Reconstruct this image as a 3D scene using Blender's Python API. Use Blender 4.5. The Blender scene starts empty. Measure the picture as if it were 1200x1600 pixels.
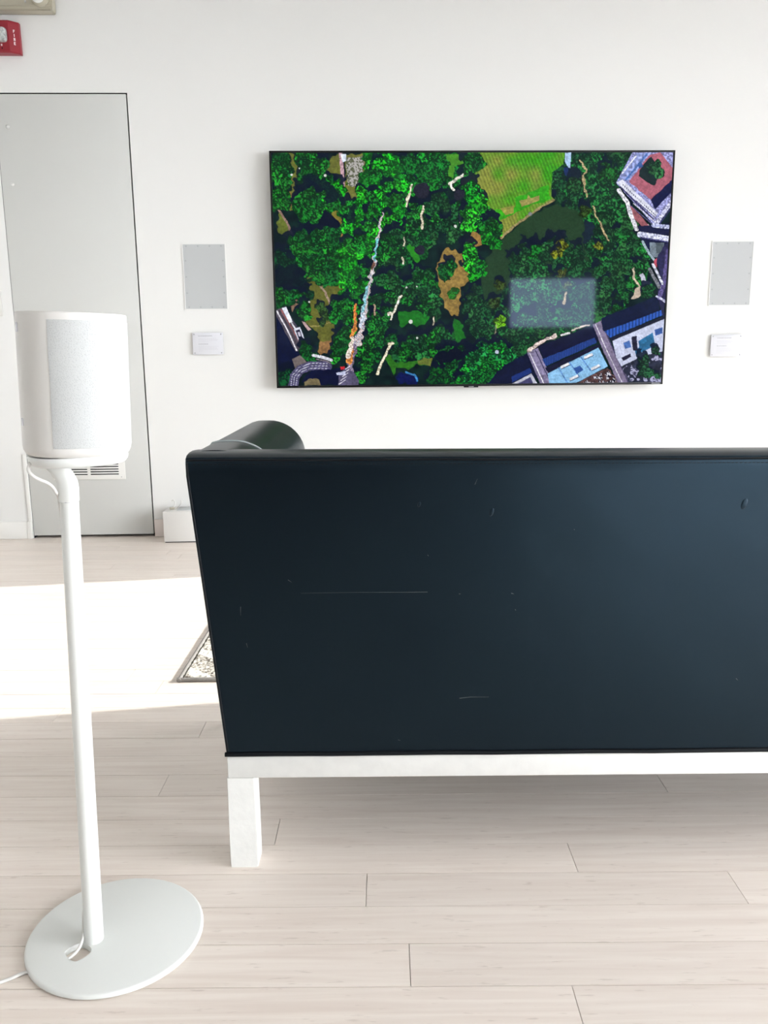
import bpy, bmesh, math, random
import numpy as np
from mathutils import Vector, Matrix

random.seed(7)
rng = np.random.default_rng(11)
scene = bpy.context.scene
col = scene.collection
PI = math.pi

# ------------------------------------------------------------------ camera
H = 0.889                      # eye height
F_PX, PITCH, ROLL = 1281.5, 0.1912, -0.0091
cam_d = bpy.data.cameras.new('camera')
cam = bpy.data.objects.new('camera', cam_d)
col.objects.link(cam)
cam_d.sensor_fit = 'AUTO'
cam_d.sensor_width = 36.0
cam_d.lens = 36.0 * F_PX / 1600.0
cam_d.clip_start = 0.02
_f = Vector((0, math.cos(PITCH), -math.sin(PITCH)))
_u = Vector((0, math.sin(PITCH), math.cos(PITCH)))
_r = Vector((1, 0, 0))
_c, _s = math.cos(ROLL), math.sin(ROLL)
R_, U_ = _c * _r + _s * _u, -_s * _r + _c * _u
cam.matrix_world = Matrix(((R_.x, U_.x, -_f.x, 0), (R_.y, U_.y, -_f.y, 0), (R_.z, U_.z, -_f.z, H), (0, 0, 0, 1)))
scene.camera = cam

# ------------------------------------------------------------------ world, sun, windows' daylight
EXPO = 1.62
SKY = 6.5
SUN = 2.3
world = bpy.data.worlds.new('world')
scene.world = world
world.use_nodes = True
bg = world.node_tree.nodes['Background']
bg.inputs[0].default_value = (0.918, 0.962, 1.01, 1)
bg.inputs[1].default_value = SKY
sd = bpy.data.lights.new('sun', 'SUN')
sd.energy = SUN
sd.angle = math.radians(0.22)
sd.color = (1.0, 0.98, 0.945)
sun = bpy.data.objects.new('sun', sd)
col.objects.link(sun)
SUN_EL = math.radians(25)
sun_dir = Vector((-math.cos(SUN_EL) * math.cos(0.16), -math.cos(SUN_EL) * math.sin(0.16), -math.sin(SUN_EL)))
sun.rotation_euler = sun_dir.to_track_quat('-Z', 'Y').to_euler()
sun.location = (6, 4, 5)

vs = scene.view_settings
vs.view_transform = 'Standard'
vs.look = 'None'
vs.gamma = 1.0
vs.use_curve_mapping = False
vs.exposure = EXPO

# room numbers
PS = 0.0316                    # the picture wall runs slightly away to the right
D = 4.5494 * H
PH = -0.003                    # plank direction
XL, XR, YB, ZC = -2.4, 3.6, -2.6, 2.62
WIN_A = (2.63, 3.98, 0.06, 2.5)      # right wall, y0 y1 z0 z1 (sun comes in here)
WIN_B = (-1.45, 2.38, 0.06, 2.1)
WIN_C = (2.02, 3.18, 1.17, 1.83)     # wall behind the camera, x0 x1 z0 z1
FILL_D = (1.15, 3.4, 0.03, 0.43)      # low opening added in the same wall to light the sofa
FILL_E = (-2.5, -1.6, 0.03, 0.43)     # low opening added in the right wall for more light, y0 y1 z0 z1


def portal(name, loc, rot, sx, sy):
    d = bpy.data.lights.new(name, 'AREA')
    d.shape = 'RECTANGLE'
    d.size, d.size_y = sx, sy
    d.cycles.is_portal = True
    o = bpy.data.objects.new(name, d)
    col.objects.link(o)
    o.location = loc
    o.rotation_euler = rot
    return o


portal('daylight_opening', (XR + 0.1, (WIN_A[0] + WIN_A[1]) / 2, (WIN_A[2] + WIN_A[3]) / 2), (0, PI / 2, 0), WIN_A[3] - WIN_A[2], WIN_A[1] - WIN_A[0])
portal('daylight_opening', (XR + 0.1, (WIN_B[0] + WIN_B[1]) / 2, (WIN_B[2] + WIN_B[3]) / 2), (0, PI / 2, 0), WIN_B[3] - WIN_B[2], WIN_B[1] - WIN_B[0])
portal('daylight_opening', ((WIN_C[0] + WIN_C[1]) / 2, YB - 0.1, (WIN_C[2] + WIN_C[3]) / 2), (PI / 2, 0, 0), WIN_C[1] - WIN_C[0], WIN_C[3] - WIN_C[2])

portal('daylight_opening', ((FILL_D[0] + FILL_D[1]) / 2, YB - 0.1, (FILL_D[2] + FILL_D[3]) / 2), (PI / 2, 0, 0), FILL_D[1] - FILL_D[0], FILL_D[3] - FILL_D[2])
portal('daylight_opening', (XR + 0.1, (FILL_E[0] + FILL_E[1]) / 2, (FILL_E[2] + FILL_E[3]) / 2), (0, PI / 2, 0), FILL_E[3] - FILL_E[2], FILL_E[1] - FILL_E[0])


# ------------------------------------------------------------------ helpers
def lin(r, g, b):
    f = lambda v: (v / 255) / 12.92 if v / 255 <= 0.04045 else ((v / 255 + 0.055) / 1.055) ** 2.4
    return (f(r), f(g), f(b), 1)


def mat(name, color, rough=0.5, spec=0.5, metal=0.0, noise=None, bump=None, coat=0.0):
    """procedural Principled material; noise=(scale, amount) varies the value, bump=(scale, strength)"""
    m = bpy.data.materials.new(name)
    m.use_nodes = True
    nt = m.node_tree
    b = nt.nodes['Principled BSDF']
    b.inputs['Base Color'].default_value = color
    b.inputs['Roughness'].default_value = rough
    b.inputs['Specular IOR Level'].default_value = spec
    b.inputs['Metallic'].default_value = metal
    b.inputs['Coat Weight'].default_value = coat
    geo = nt.nodes.new('ShaderNodeNewGeometry')
    if noise:
        n = nt.nodes.new('ShaderNodeTexNoise')
        n.inputs['Scale'].default_value = noise[0]
        n.inputs['Detail'].default_value = 4
        nt.links.new(geo.outputs['Position'], n.inputs['Vector'])
        mx = nt.nodes.new('ShaderNodeMix')
        mx.data_type = 'RGBA'
        a = noise[1]
        mx.inputs[6].default_value = tuple(c * (1 - a) for c in color[:3]) + (1,)
        mx.inputs[7].default_value = tuple(min(1, c * (1 + a)) for c in color[:3]) + (1,)
        nt.links.new(n.outputs['Fac'], mx.inputs[0])
        nt.links.new(mx.outputs[2], b.inputs['Base Color'])
    if bump:
        n = nt.nodes.new('ShaderNodeTexNoise')
        n.inputs['Scale'].default_value = bump[0]
        n.inputs['Detail'].default_value = 5
        nt.links.new(geo.outputs['Position'], n.inputs['Vector'])
        bp = nt.nodes.new('ShaderNodeBump')
        bp.inputs['Strength'].default_value = bump[1]
        bp.inputs['Distance'].default_value = 0.002
        nt.links.new(n.outputs['Fac'], bp.inputs['Height'])
        nt.links.new(bp.outputs[0], b.inputs['Normal'])
    return m


def empty(name, loc=(0, 0, 0), rz=0.0):
    o = bpy.data.objects.new(name, None)
    col.objects.link(o)
    o.empty_display_size = 0.05
    o.location = loc
    o.rotation_euler = (0, 0, rz)
    return o


def tag(o, label=None, cat=None, group=None, kind=None):
    if label: o['label'] = label
    if cat: o['category'] = cat
    if group: o['group'] = group
    if kind: o['kind'] = kind
    return o


def obj(name, bm, m, parent=None, smooth=None, loc=None):
    me = bpy.data.meshes.new(name)
    bmesh.ops.recalc_face_normals(bm, faces=bm.faces[:])
    bm.to_mesh(me)
    bm.free()
    if m: me.materials.append(m)
    if smooth is not None:
        for p in me.polygons: p.use_smooth = True
        me.set_sharp_from_angle(angle=math.radians(smooth))
    o = bpy.data.objects.new(name, me)
    col.objects.link(o)
    if parent: o.parent = parent
    if loc: o.location = loc
    return o


def box(bm, x0, x1, y0, y1, z0, z1, bev=0.0, seg=2):
    r = bmesh.ops.create_cube(bm, size=1)
    for v in r['verts']:
        v.co = Vector((x0 + (v.co.x + .5) * (x1 - x0), y0 + (v.co.y + .5) * (y1 - y0), z0 + (v.co.z + .5) * (z1 - z0)))
    if bev:
        es = list({e for v in r['verts'] for e in v.link_edges})
        bmesh.ops.bevel(bm, geom=es, offset=bev, segments=seg, affect='EDGES', profile=0.5)
    return bm


def nbox(*a, **k):
    return box(bmesh.new(), *a, **k)


def loft(bm, rings, cap=True, closed=True):
    vr = [[bm.verts.new(p) for p in r] for r in rings]
    n = len(rings[0])
    for a, b in zip(vr, vr[1:]):
        for i in range(n if closed else n - 1):
            j = (i + 1) % n
            bm.faces.new((a[i], a[j], b[j], b[i]))
    if cap and closed:
        bm.faces.new(vr[0][::-1])
        bm.faces.new(vr[-1])
    return bm


def tube(bm, pts, r, n=10, rend=None):
    pts = [Vector(p) for p in pts]
    rings = []
    up = None
    for i, p in enumerate(pts):
        t = (pts[min(i + 1, len(pts) - 1)] - pts[max(i - 1, 0)]).normalized()
        if up is None:
            up = Vector((0, 0, 1)) if abs(t.z) < 0.9 else Vector((0, 1, 0))
        a = t.cross(up).normalized()
        up = a.cross(t).normalized()
        rr = r if rend is None else r + (rend - r) * i / (len(pts) - 1)
        rings.append([p + rr * (math.cos(2 * PI * k / n) * a + math.sin(2 * PI * k / n) * up) for k in range(n)])
    return loft(bm, rings)


def spline(pts, n=8):
    """Catmull-Rom through pts"""
    P = [Vector(p) for p in pts]
    P = [P[0] * 2 - P[1]] + P + [P[-1] * 2 - P[-2]]
    out = []
    for i in range(1, len(P) - 2):
        for k in range(n):
            t = k / n
            out.append(0.5 * ((2 * P[i]) + (-P[i - 1] + P[i + 1]) * t + (2 * P[i - 1] - 5 * P[i] + 4 * P[i + 1] - P[i + 2]) * t * t + (-P[i - 1] + 3 * P[i] - 3 * P[i + 1] + P[i + 2]) * t ** 3))
    out.append(P[-2])
    return out


def lathe(bm, prof, n=48, c=(0, 0)):
    """prof: (radius, z) list"""
    rings = [[(c[0] + r * math.cos(2 * PI * k / n), c[1] + r * math.sin(2 * PI * k / n), z) for k in range(n)] for r, z in prof]
    return loft(bm, rings)


def on_wall(name, u, z, off=0.0):
    """an Empty on the picture wall; local x runs along the wall, local -y points into the room"""
    return empty(name, (u * math.cos(PS) + off * math.sin(PS), D + u * math.sin(PS) - off * math.cos(PS), z), PS)


# ------------------------------------------------------------------ materials
M = {}
M['wall'] = mat('wall_paint', lin(226, 225, 222), 0.6, 0.3, noise=(1.5, 0.012), bump=(180, 0.04))
M['grey_wall'] = mat('charcoal_wall_paint', lin(34, 36, 40), 0.7, 0.3, noise=(1.5, 0.02))
M['door'] = mat('door_paint', lin(204, 204, 200), 0.5, 0.35, noise=(2.5, 0.015), bump=(60, 0.05))
M['trim'] = mat('trim_paint', lin(226, 224, 219), 0.45, 0.4, noise=(6, 0.03))
M['dark'] = mat('dark_gap', lin(22, 22, 26), 0.8, 0.2)
M['white_plastic'] = mat('white_plastic', lin(214, 211, 206), 0.38, 0.4)
M['stand'] = mat('stand_powder_coat', lin(222, 223, 219), 0.36, 0.45, bump=(900, 0.03))
M['frame_wood'] = mat('white_painted_wood', lin(226, 225, 221), 0.5, 0.4, noise=(34, 0.09), bump=(90, 0.25))
M['black_metal'] = mat('black_metal', lin(24, 24, 26), 0.35, 0.5, metal=0.6)
M['grey_cover'] = mat('perforated_grey_cover', lin(184, 186, 186), 0.6, 0.3, noise=(900, 0.05))
M['magnet'] = mat('magnet_grey', lin(168, 170, 171), 0.6, 0.3)
M['acrylic'] = mat('plaque_acrylic', lin(214, 214, 219), 0.2, 0.4)
M['ink'] = mat('plaque_ink', lin(150, 149, 155), 0.7, 0.2)
M['ink_light'] = mat('plaque_light_ink', lin(193, 192, 197), 0.7, 0.2)
M['steel'] = mat('brushed_steel', lin(150, 150, 152), 0.3, 0.5, metal=0.9)
M['red'] = mat('alarm_red', lin(138, 14, 34), 0.35, 0.5)
M['letter'] = mat('alarm_lettering', lin(240, 228, 228), 0.5, 0.3)
M['beige'] = mat('beige_plastic', lin(176, 170, 152), 0.45, 0.4, noise=(5, 0.03))
M['lamp_glass'] = mat('lamp_glass', lin(222, 224, 220), 0.12, 0.6)
M['window_frame'] = mat('window_frame', lin(205, 205, 205), 0.4, 0.5)
M['exterior'] = mat('exterior_render', lin(150, 152, 155), 0.9, 0.1, noise=(0.6, 0.08))
M['pink_base'] = mat('bare_baseboard', lin(214, 203, 197), 0.5, 0.35, noise=(8, 0.04))


def glass_mat():
    m = bpy.data.materials.new('window_glass')
    m.use_nodes = True
    nt = m.node_tree
    nt.nodes.clear()
    out = nt.nodes.new('ShaderNodeOutputMaterial')
    mix = nt.nodes.new('ShaderNodeMixShader')
    tr = nt.nodes.new('ShaderNodeBsdfTransparent')
    gl = nt.nodes.new('ShaderNodeBsdfGlossy')
    gl.inputs['Roughness'].default_value = 0.02
    fr = nt.nodes.new('ShaderNodeFresnel')
    fr.inputs['IOR'].default_value = 1.3
    nt.links.new(fr.outputs[0], mix.inputs[0])
    nt.links.new(tr.outputs[0], mix.inputs[1])
    nt.links.new(gl.outputs[0], mix.inputs[2])
    nt.links.new(mix.outputs[0], out.inputs[0])
    return m


M['glass'] = glass_mat()


def floor_mat():
    m = bpy.data.materials.new('whitewashed_plank')
    m.use_nodes = True
    nt = m.node_tree
    L = nt.links.new
    b = nt.nodes['Principled BSDF']
    geo = nt.nodes.new('ShaderNodeNewGeometry')
    inf = nt.nodes.new('ShaderNodeObjectInfo')
    mul = nt.nodes.new('ShaderNodeVectorMath'); mul.operation = 'MULTIPLY_ADD'
    comb = nt.nodes.new('ShaderNodeCombineXYZ')
    sc = nt.nodes.new('ShaderNodeMath'); sc.operation = 'MULTIPLY'; sc.inputs[1].default_value = 37.0
    L(inf.outputs['Random'], sc.inputs[0])
    L(sc.outputs[0], comb.inputs[0]); L(sc.outputs[0], comb.inputs[2])
    mul.inputs[1].default_value = (1.6, 34, 1)
    L(geo.outputs['Position'], mul.inputs[0]); L(comb.outputs[0], mul.inputs[2])
    n1 = nt.nodes.new('ShaderNodeTexNoise'); n1.inputs['Scale'].default_value = 2.2; n1.inputs['Detail'].default_value = 6; n1.inputs['Distortion'].default_value = 0.6
    L(mul.outputs[0], n1.inputs['Vector'])
    mul2 = nt.nodes.new('ShaderNodeVectorMath'); mul2.operation = 'MULTIPLY_ADD'
    mul2.inputs[1].default_value = (14, 90, 1)
    L(geo.outputs['Position'], mul2.inputs[0]); L(comb.outputs[0], mul2.inputs[2])
    n2 = nt.nodes.new('ShaderNodeTexNoise'); n2.inputs['Scale'].default_value = 2.0; n2.inputs['Detail'].default_value = 3
    L(mul2.outputs[0], n2.inputs['Vector'])
    r1 = nt.nodes.new('ShaderNodeValToRGB')
    r1.color_ramp.elements[0].position = 0.28; r1.color_ramp.elements[0].color = lin(221, 207, 196)
    r1.color_ramp.elements[1].position = 0.66; r1.color_ramp.elements[1].color = lin(233, 222, 212)
    L(n1.outputs['Fac'], r1.inputs[0])
    # thin dark streaks
    r2 = nt.nodes.new('ShaderNodeValToRGB')
    r2.color_ramp.elements[0].position = 0.27; r2.color_ramp.elements[0].color = (0.55, 0.5, 0.46, 1)
    r2.color_ramp.elements[1].position = 0.36; r2.color_ramp.elements[1].color = (1, 1, 1, 1)
    L(n2.outputs['Fac'], r2.inputs[0])
    mx = nt.nodes.new('ShaderNodeMix'); mx.data_type = 'RGBA'; mx.blend_type = 'MULTIPLY'; mx.inputs[0].default_value = 0.32
    L(r1.outputs[0], mx.inputs[6]); L(r2.outputs[0], mx.inputs[7])
    hsv = nt.nodes.new('ShaderNodeHueSaturation')
    vr = nt.nodes.new('ShaderNodeMapRange'); vr.inputs[3].default_value = 0.955; vr.inputs[4].default_value = 1.03
    L(inf.outputs['Random'], vr.inputs[0]); L(vr.outputs[0], hsv.inputs['Value'])
    L(mx.outputs[2], hsv.inputs['Color'])
    L(hsv.outputs[0], b.inputs['Base Color'])
    b.inputs['Roughness'].default_value = 0.31
    b.inputs['Specular IOR Level'].default_value = 0.4
    bp = nt.nodes.new('ShaderNodeBump'); bp.inputs['Strength'].default_value = 0.12; bp.inputs['Distance'].default_value = 0.001
    L(n1.outputs['Fac'], bp.inputs['Height']); L(bp.outputs[0], b.inputs['Normal'])
    return m


M['floor'] = floor_mat()


def leather_mat():
    m = bpy.data.materials.new('black_leather')
    m.use_nodes = True
    nt = m.node_tree
    L = nt.links.new
    b = nt.nodes['Principled BSDF']
    tc = nt.nodes.new('ShaderNodeNewGeometry')
    n = nt.nodes.new('ShaderNodeTexNoise'); n.inputs['Scale'].default_value = 5; n.inputs['Detail'].default_value = 3
    L(tc.outputs['Position'], n.inputs['Vector'])
    r = nt.nodes.new('ShaderNodeValToRGB')
    r.color_ramp.elements[0].color = lin(4, 6, 10); r.color_ramp.elements[0].position = 0.3
    r.color_ramp.elements[1].color = lin(5, 8, 12); r.color_ramp.elements[1].position = 0.7
    L(n.outputs['Fac'], r.inputs[0]); L(r.outputs[0], b.inputs['Base Color'])
    rr = nt.nodes.new('ShaderNodeMapRange'); rr.inputs[3].default_value = 0.30; rr.inputs[4].default_value = 0.35
    L(n.outputs['Fac'], rr.inputs[0]); L(rr.outputs[0], b.inputs['Roughness'])
    b.inputs['Specular IOR Level'].default_value = 0.40
    b.inputs['Specular Tint'].default_value = (0.44, 0.74, 1.0, 1)
    v = nt.nodes.new('ShaderNodeTexVoronoi'); v.inputs['Scale'].default_value = 700
    L(tc.outputs['Position'], v.inputs['Vector'])
    n3 = nt.nodes.new('ShaderNodeTexNoise'); n3.inputs['Scale'].default_value = 9; n3.inputs['Detail'].default_value = 2
    L(tc.outputs['Position'], n3.inputs['Vector'])
    b1 = nt.nodes.new('ShaderNodeBump'); b1.inputs['Strength'].default_value = 0.05; b1.inputs['Distance'].default_value = 0.0006
    L(v.outputs['Distance'], b1.inputs['Height'])
    b2 = nt.nodes.new('ShaderNodeBump'); b2.inputs['Strength'].default_value = 0.10; b2.inputs['Distance'].default_value = 0.012
    L(n3.outputs['Fac'], b2.inputs['Height']); L(b1.outputs[0], b2.inputs['Normal']); L(b2.outputs[0], b.inputs['Normal'])
    return m


M['leather'] = leather_mat()
M['welt'] = mat('leather_welt', lin(12, 15, 19), 0.5, 0.15)
M['seam'] = mat('leather_seam_worn', lin(150, 158, 158), 0.25, 0.7)  # pale tone paints the bright highlight along the arm seam
M['thread'] = mat('seam_thread', lin(8, 12, 18), 0.7, 0.2)
M['scuff'] = mat('scuffed_leather', lin(82, 90, 92), 0.6, 0.3, noise=(300, 0.3))

# ------------------------------------------------------------------ room shell
W_TH = 0.12
DX0, DX1, DZ1 = -1.7455, -1.1465, 2.057     # door opening on the picture wall

floor_bm = bmesh.new()
PX0, PX1, ROW0, NROW, PW, PY0 = -2.39, 3.0, -9, 46, 0.0975 * H, 1.1497 * H
PYA, PYB = PY0 + ROW0 * PW, PY0 + (ROW0 + NROW) * PW
box(floor_bm, XL - .1, XR + .1, YB - .1, 4.35, -0.06, -0.009)
box(floor_bm, XL - .1, XR + .1, YB - .1, PYA - .001, -0.009, 0)
box(floor_bm, XL - .1, PX0 - .001, PYA, 4.35, -0.009, 0)
box(floor_bm, PX1 + .001, XR + .1, PYA, 4.35, -0.009, 0)
floor = tag(obj('floor', floor_bm, M['floor']), 'whitewashed wood plank floor running under sofa and speaker stand', kind='structure')
floor.rotation_euler[2] = PH

pb = bmesh.new()
box(pb, 0, 1, 0.00055, PW - 0.00055, -0.009, 0)
plank_me = bpy.data.meshes.new('plank')
bmesh.ops.recalc_face_normals(pb, faces=pb.faces[:])
pb.to_mesh(plank_me); pb.free()
plank_me.materials.append(M['floor'])
known = {2: [-0.039, 0.587], 0: [0.029], -1: [0.259], 1: [-0.95, 0.9], 6: [-0.474, 0.573], 4: [-0.212], 3: [0.328, -0.75], 10: [-0.832], 9: [-0.449],
         31: [-1.266], 30: [-1.003], 27: [-1.179], 18: [-0.737], 16: [-0.76], 12: [-0.623], 5: [-0.9, 0.85], 7: [0.2, -1.1], 8: [-0.95, 0.45]}
for i in range(NROW):
    k = ROW0 + i
    js = sorted(known.get(k, [random.uniform(-1.0, 0.2)]))
    while js[0] - PX0 > 1.45:
        js.insert(0, js[0] - random.uniform(0.95, 1.35))
    while PX1 - js[-1] > 1.45:
        js.append(js[-1] + random.uniform(0.95, 1.35))
    js = [PX0] + js + [PX1]
    for a, b in zip(js, js[1:]):
        o = bpy.data.objects.new('plank', plank_me)
        col.objects.link(o)
        o.parent = floor
        o.location = (a + 0.0005, PY0 + k * PW, random.uniform(-0.0003, 0))
        o.scale = (b - a - 0.0010, 1, 1)

# picture wall, in its own frame (origin at u=0 on the wall face)
WM = Matrix.Translation((0, D, 0)) @ Matrix.Rotation(PS, 4, 'Z')
bm = bmesh.new()
box(bm, XL - .3, DX0, 0, W_TH, 0, ZC + .1)
box(bm, DX1, XR + .3, 0, W_TH, 0, ZC + .1)
box(bm, DX0, DX1, 0, W_TH, DZ1, ZC + .1)
w = tag(obj('wall_back', bm, M['wall']), 'white painted wall carrying the television', kind='structure')
w.matrix_world = WM
# side and rear walls, ceiling
w = tag(obj('wall_left', nbox(XL - .12, XL, YB - .1, 4.3, 0, ZC + .1), M['wall']), 'plain white side wall', kind='structure')
bm = bmesh.new()
ya, yb, za, zb = WIN_A
yc, yd, ze, zf = WIN_B
yg, yh, zg, zh = FILL_E
for (p, q) in ((YB - .1, yg), (yh, yc), (yd, ya), (yb, 4.4)):
    box(bm, XR, XR + .12, p, q, 0, ZC + .1)
for (p, q, r, s) in ((ya, yb, za, zb), (yc, yd, ze, zf), (yg, yh, zg, zh)):
    box(bm, XR, XR + .12, p, q, 0, r)
    box(bm, XR, XR + .12, p, q, s, ZC + .1)
w = tag(obj('wall_right', bm, M['wall']), 'white side wall with two tall windows', kind='structure')
bm = bmesh.new()
xa, xb, zc_, zd = WIN_C
xd0, xd1, zd0, zd1 = FILL_D
box(bm, XL - .1, XR + .1, YB - .12, YB, 0, zd0)
box(bm, XL - .1, xd0, YB - .12, YB, zd0, zd1)
box(bm, xd1, XR + .1, YB - .12, YB, zd0, zd1)
box(bm, XL - .1, XR + .1, YB - .12, YB, zd1, zc_)
box(bm, XL - .1, xa, YB - .12, YB, zc_, zd)
box(bm, xb, XR + .1, YB - .12, YB, zc_, zd)
box(bm, XL - .1, XR + .1, YB - .12, YB, zd, ZC + .1)
w = tag(obj('wall_front', bm, M['wall']), 'white wall with charcoal lower panelling opposite the television', kind='structure')
bm = bmesh.new()
box(bm, XL, xd0 - .03, YB, YB + .012, 0, 1.0)
box(bm, xd0 - .03, XR, YB, YB + .012, zd1 + .01, 1.0)
obj('lower_panelling', bm, M['grey_wall'], w)  # unseen band, added so the sofa's back mirrors something dark
w = tag(obj('ceiling', nbox(XL - .1, XR + .1, YB - .1, 4.4, ZC, ZC + .1), M['wall']), 'plain white ceiling', kind='structure')


def window(name, axis, rng_, pos, label, mull):
    a0, a1, z0, z1 = rng_
    bm = bmesh.new()
    t = 0.03

    def fr(p0, p1, q0, q1):
        if axis == 'x': box(bm, pos, pos + .05, p0, p1, q0, q1)
        else: box(bm, p0, p1, pos - .05, pos, q0, q1)
    fr(a0, a0 + t, z0, z1); fr(a1 - t, a1, z0, z1); fr(a0, a1, z0, z0 + t); fr(a0, a1, z1 - t, z1)
    for m_ in mull: fr(m_ - .02, m_ + .02, z0, z1)
    o = tag(obj(name, bm, M['window_frame']), label, kind='structure')
    if axis == 'x': p = nbox(pos + .02, pos + .026, a0 + t, a1 - t, z0 + t, z1 - t)
    else: p = nbox(a0 + t, a1 - t, pos - .026, pos - .02, z0 + t, z1 - t)
    obj('pane', p, M['glass'], o)
    return o


window('window_1', 'x', WIN_A, XR + .04, 'tall window in the right wall nearest the television', [])
window('window_2', 'x', WIN_B, XR + .04, 'wide window in the right wall beside the sofa', [-.1, 1.1])
window('window_3', 'y', WIN_C, YB - .04, 'small window in the wall behind the viewer', [])
window('window_4', 'y', FILL_D, YB - .04, 'low strip window at floor level behind the viewer', [1.9, 2.65])
window('window_5', 'x', FILL_E, XR + .04, 'low strip window in the right wall behind the viewer', [])
w = tag(obj('wall_outside', nbox(XR + .35, 34, 2.30, 2.60, -4, 17), M['exterior']), 'rendered wing of the building outside the right windows', kind='structure')  # made-up wall that keeps the sun out of the second window
w = tag(obj('ground_outside', nbox(XR + .3, 60, -40, 40, -4.2, -4), M['exterior']), 'paved ground outside the right windows', kind='structure')

# door
door = tag(empty('door_1'), 'flush white door with vent grille and thin dark gaps', kind='structure')
door.matrix_world = WM
leaf = obj('door_leaf', nbox(DX0 + .0022, DX1 - .0068, 0.001, 0.04, 0.013, DZ1 - .0048, bev=.0012), M['door'], door, smooth=30)
bm = bmesh.new()
box(bm, DX0 - .02, DX1 + .02, 0.055, W_TH + .01, 0, DZ1 + .05)  # black backing added behind the leaf to stop outside light leaking in
box(bm, DX0, DX0 + .001, 0.004, 0.06, 0, DZ1)
box(bm, DX1 - .001, DX1, 0.002, 0.06, 0, DZ1)
box(bm, DX0, DX1, 0.002, 0.06, DZ1 - .001, DZ1)
obj('door_frame', bm, M['dark'], door)
for (u_, z_) in ((-1.693, 1.914), (-1.696, 1.667)):
    bm = lathe(bmesh.new(), [(0.0001, -.0035), (.006, -.003), (.009, -.001), (.0095, .001)], 16)
    o = obj('screw_cap', bm, M['door'], door, smooth=60)
    o.rotation_euler = (-PI / 2, 0, 0)
    o.rotation_euler = (PI / 2, 0, 0)
    o.scale = (1, 1, -1)
    o.location = (u_, 0.001, z_)
# jamb edge strip low on the left, with chipped paint
bm = bmesh.new()
box(bm, DX0 - .019, DX0 - .001, -.006, 0.001, 0, .42, bev=.002)
box(bm, DX0 - .024, DX0 - .001, -.014, 0.001, 0, .088, bev=.002)
obj('jamb_strip', bm, M['trim'], door, smooth=30)
# vent grille in the door
gx0, gx1, gz0, gz1 = -1.622, -1.271, .291, .389
gr = obj('vent_grille', nbox(gx0, gx1, -.0045, .0008, gz0, gz1, bev=.0015), M['trim'], door, smooth=30)
for c_ in range(2):
    ca = gx0 + .030 + c_ * .152
    for r_ in range(5):
        z_ = gz0 + .024 + r_ * .0125
        s = obj('slot', nbox(ca, ca + .137, -.0052, -.0044, z_, z_ + .0055), M['dark'], gr)
        obj('louver', nbox(ca, ca + .137, -.0075, -.0044, z_ + .0052, z_ + .0085, bev=.0008), M['trim'], gr, smooth=30)
for (a, b) in ((gx1 - .02, gz0 + .012), (gx1 - .02, gz1 - .012), (gx0 + .02, gz0 + .012), (gx0 + .02, gz1 - .012)):
    bm = lathe(bmesh.new(), [(.0022, 0), (.0022, .001), (.0008, .0013)], 10)
    s = obj('screw', bm, M['steel'], gr, smooth=40); s.rotation_euler = (PI / 2, 0, 0); s.location = (a, -.0044, b)

# baseboards
b = tag(obj('baseboard_left', nbox(XL - .05, DX0 - .024, -.012, 0, 0, .087, bev=.002), M['trim'], smooth=30), 'white baseboard left of the flush door', kind='structure')
b.matrix_world = WM
b = tag(obj('baseboard_right', nbox(DX1 + .002, XR + .05, -.012, 0, 0, .087, bev=.002), M['pink_base'], smooth=30), 'pale baseboard between the door and the right wall', kind='structure')
b.matrix_world = WM

# ------------------------------------------------------------------ television picture (flat print on the screen)
NX, NY = 860, 484
QTL, QTR, QBR, QBL = (422.5, 239), (1051, 237), (1033.5, 597), (435.5, 604)
uu, vv = np.meshgrid(np.linspace(0, 1, NX), np.linspace(0, 1, NY))
PXX = (QTL[0] * (1 - uu) + QTR[0] * uu) * (1 - vv) + (QBL[0] * (1 - uu) + QBR[0] * uu) * vv
PYY = (QTL[1] * (1 - uu) + QTR[1] * uu) * (1 - vv) + (QBL[1] * (1 - uu) + QBR[1] * uu) * vv


def vnoise(scale, seed):
    g = np.random.default_rng(seed).random((int(420 / scale) + 4, int(700 / scale) + 4))
    x = (PXX - 415) / scale; y = (PYY - 230) / scale
    xi = np.clip(x.astype(int), 0, g.shape[1] - 2); yi = np.clip(y.astype(int), 0, g.shape[0] - 2)
    fx = x - xi; fy = y - yi
    fx = fx * fx * (3 - 2 * fx); fy = fy * fy * (3 - 2 * fy)
    return (g[yi, xi] * (1 - fx) + g[yi, xi + 1] * fx) * (1 - fy) + (g[yi + 1, xi] * (1 - fx) + g[yi + 1, xi + 1] * fx) * fy


N2, N3, N5, N9, N20 = vnoise(1.7, 1), vnoise(3, 2), vnoise(5.5, 3), vnoise(9, 4), vnoise(20, 5)
WOB = vnoise(6, 8) - .5, vnoise(6, 9) - .5
leaf_n = .5 * N2 + .35 * N3 + .15 * N5
IMG = np.empty((NY, NX, 3)); IMG[:] = (9, 30, 30)
IMG += (N9[..., None] - .5) * np.array((10, 26, 14))
ZS = 3.5294


def Lz(p): return [(400 + x / ZS, 220 + y / ZS) for x, y in p]      # left half of the picture
def Rz(p): return [(730 + x / ZS, 220 + y / ZS) for x, y in p]      # right half


def inside(poly, wob=0.0):
    x = PXX + WOB[0] * wob; y = PYY + WOB[1] * wob
    m = np.zeros(x.shape, bool)
    n = len(poly)
    for i in range(n):
        (xa, ya), (xb, yb) = poly[i], poly[(i + 1) % n]
        if ya == yb: continue
        m ^= ((ya > y) != (yb > y)) & (x < (xb - xa) * (y - ya) / (yb - ya) + xa)
    return m


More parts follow.
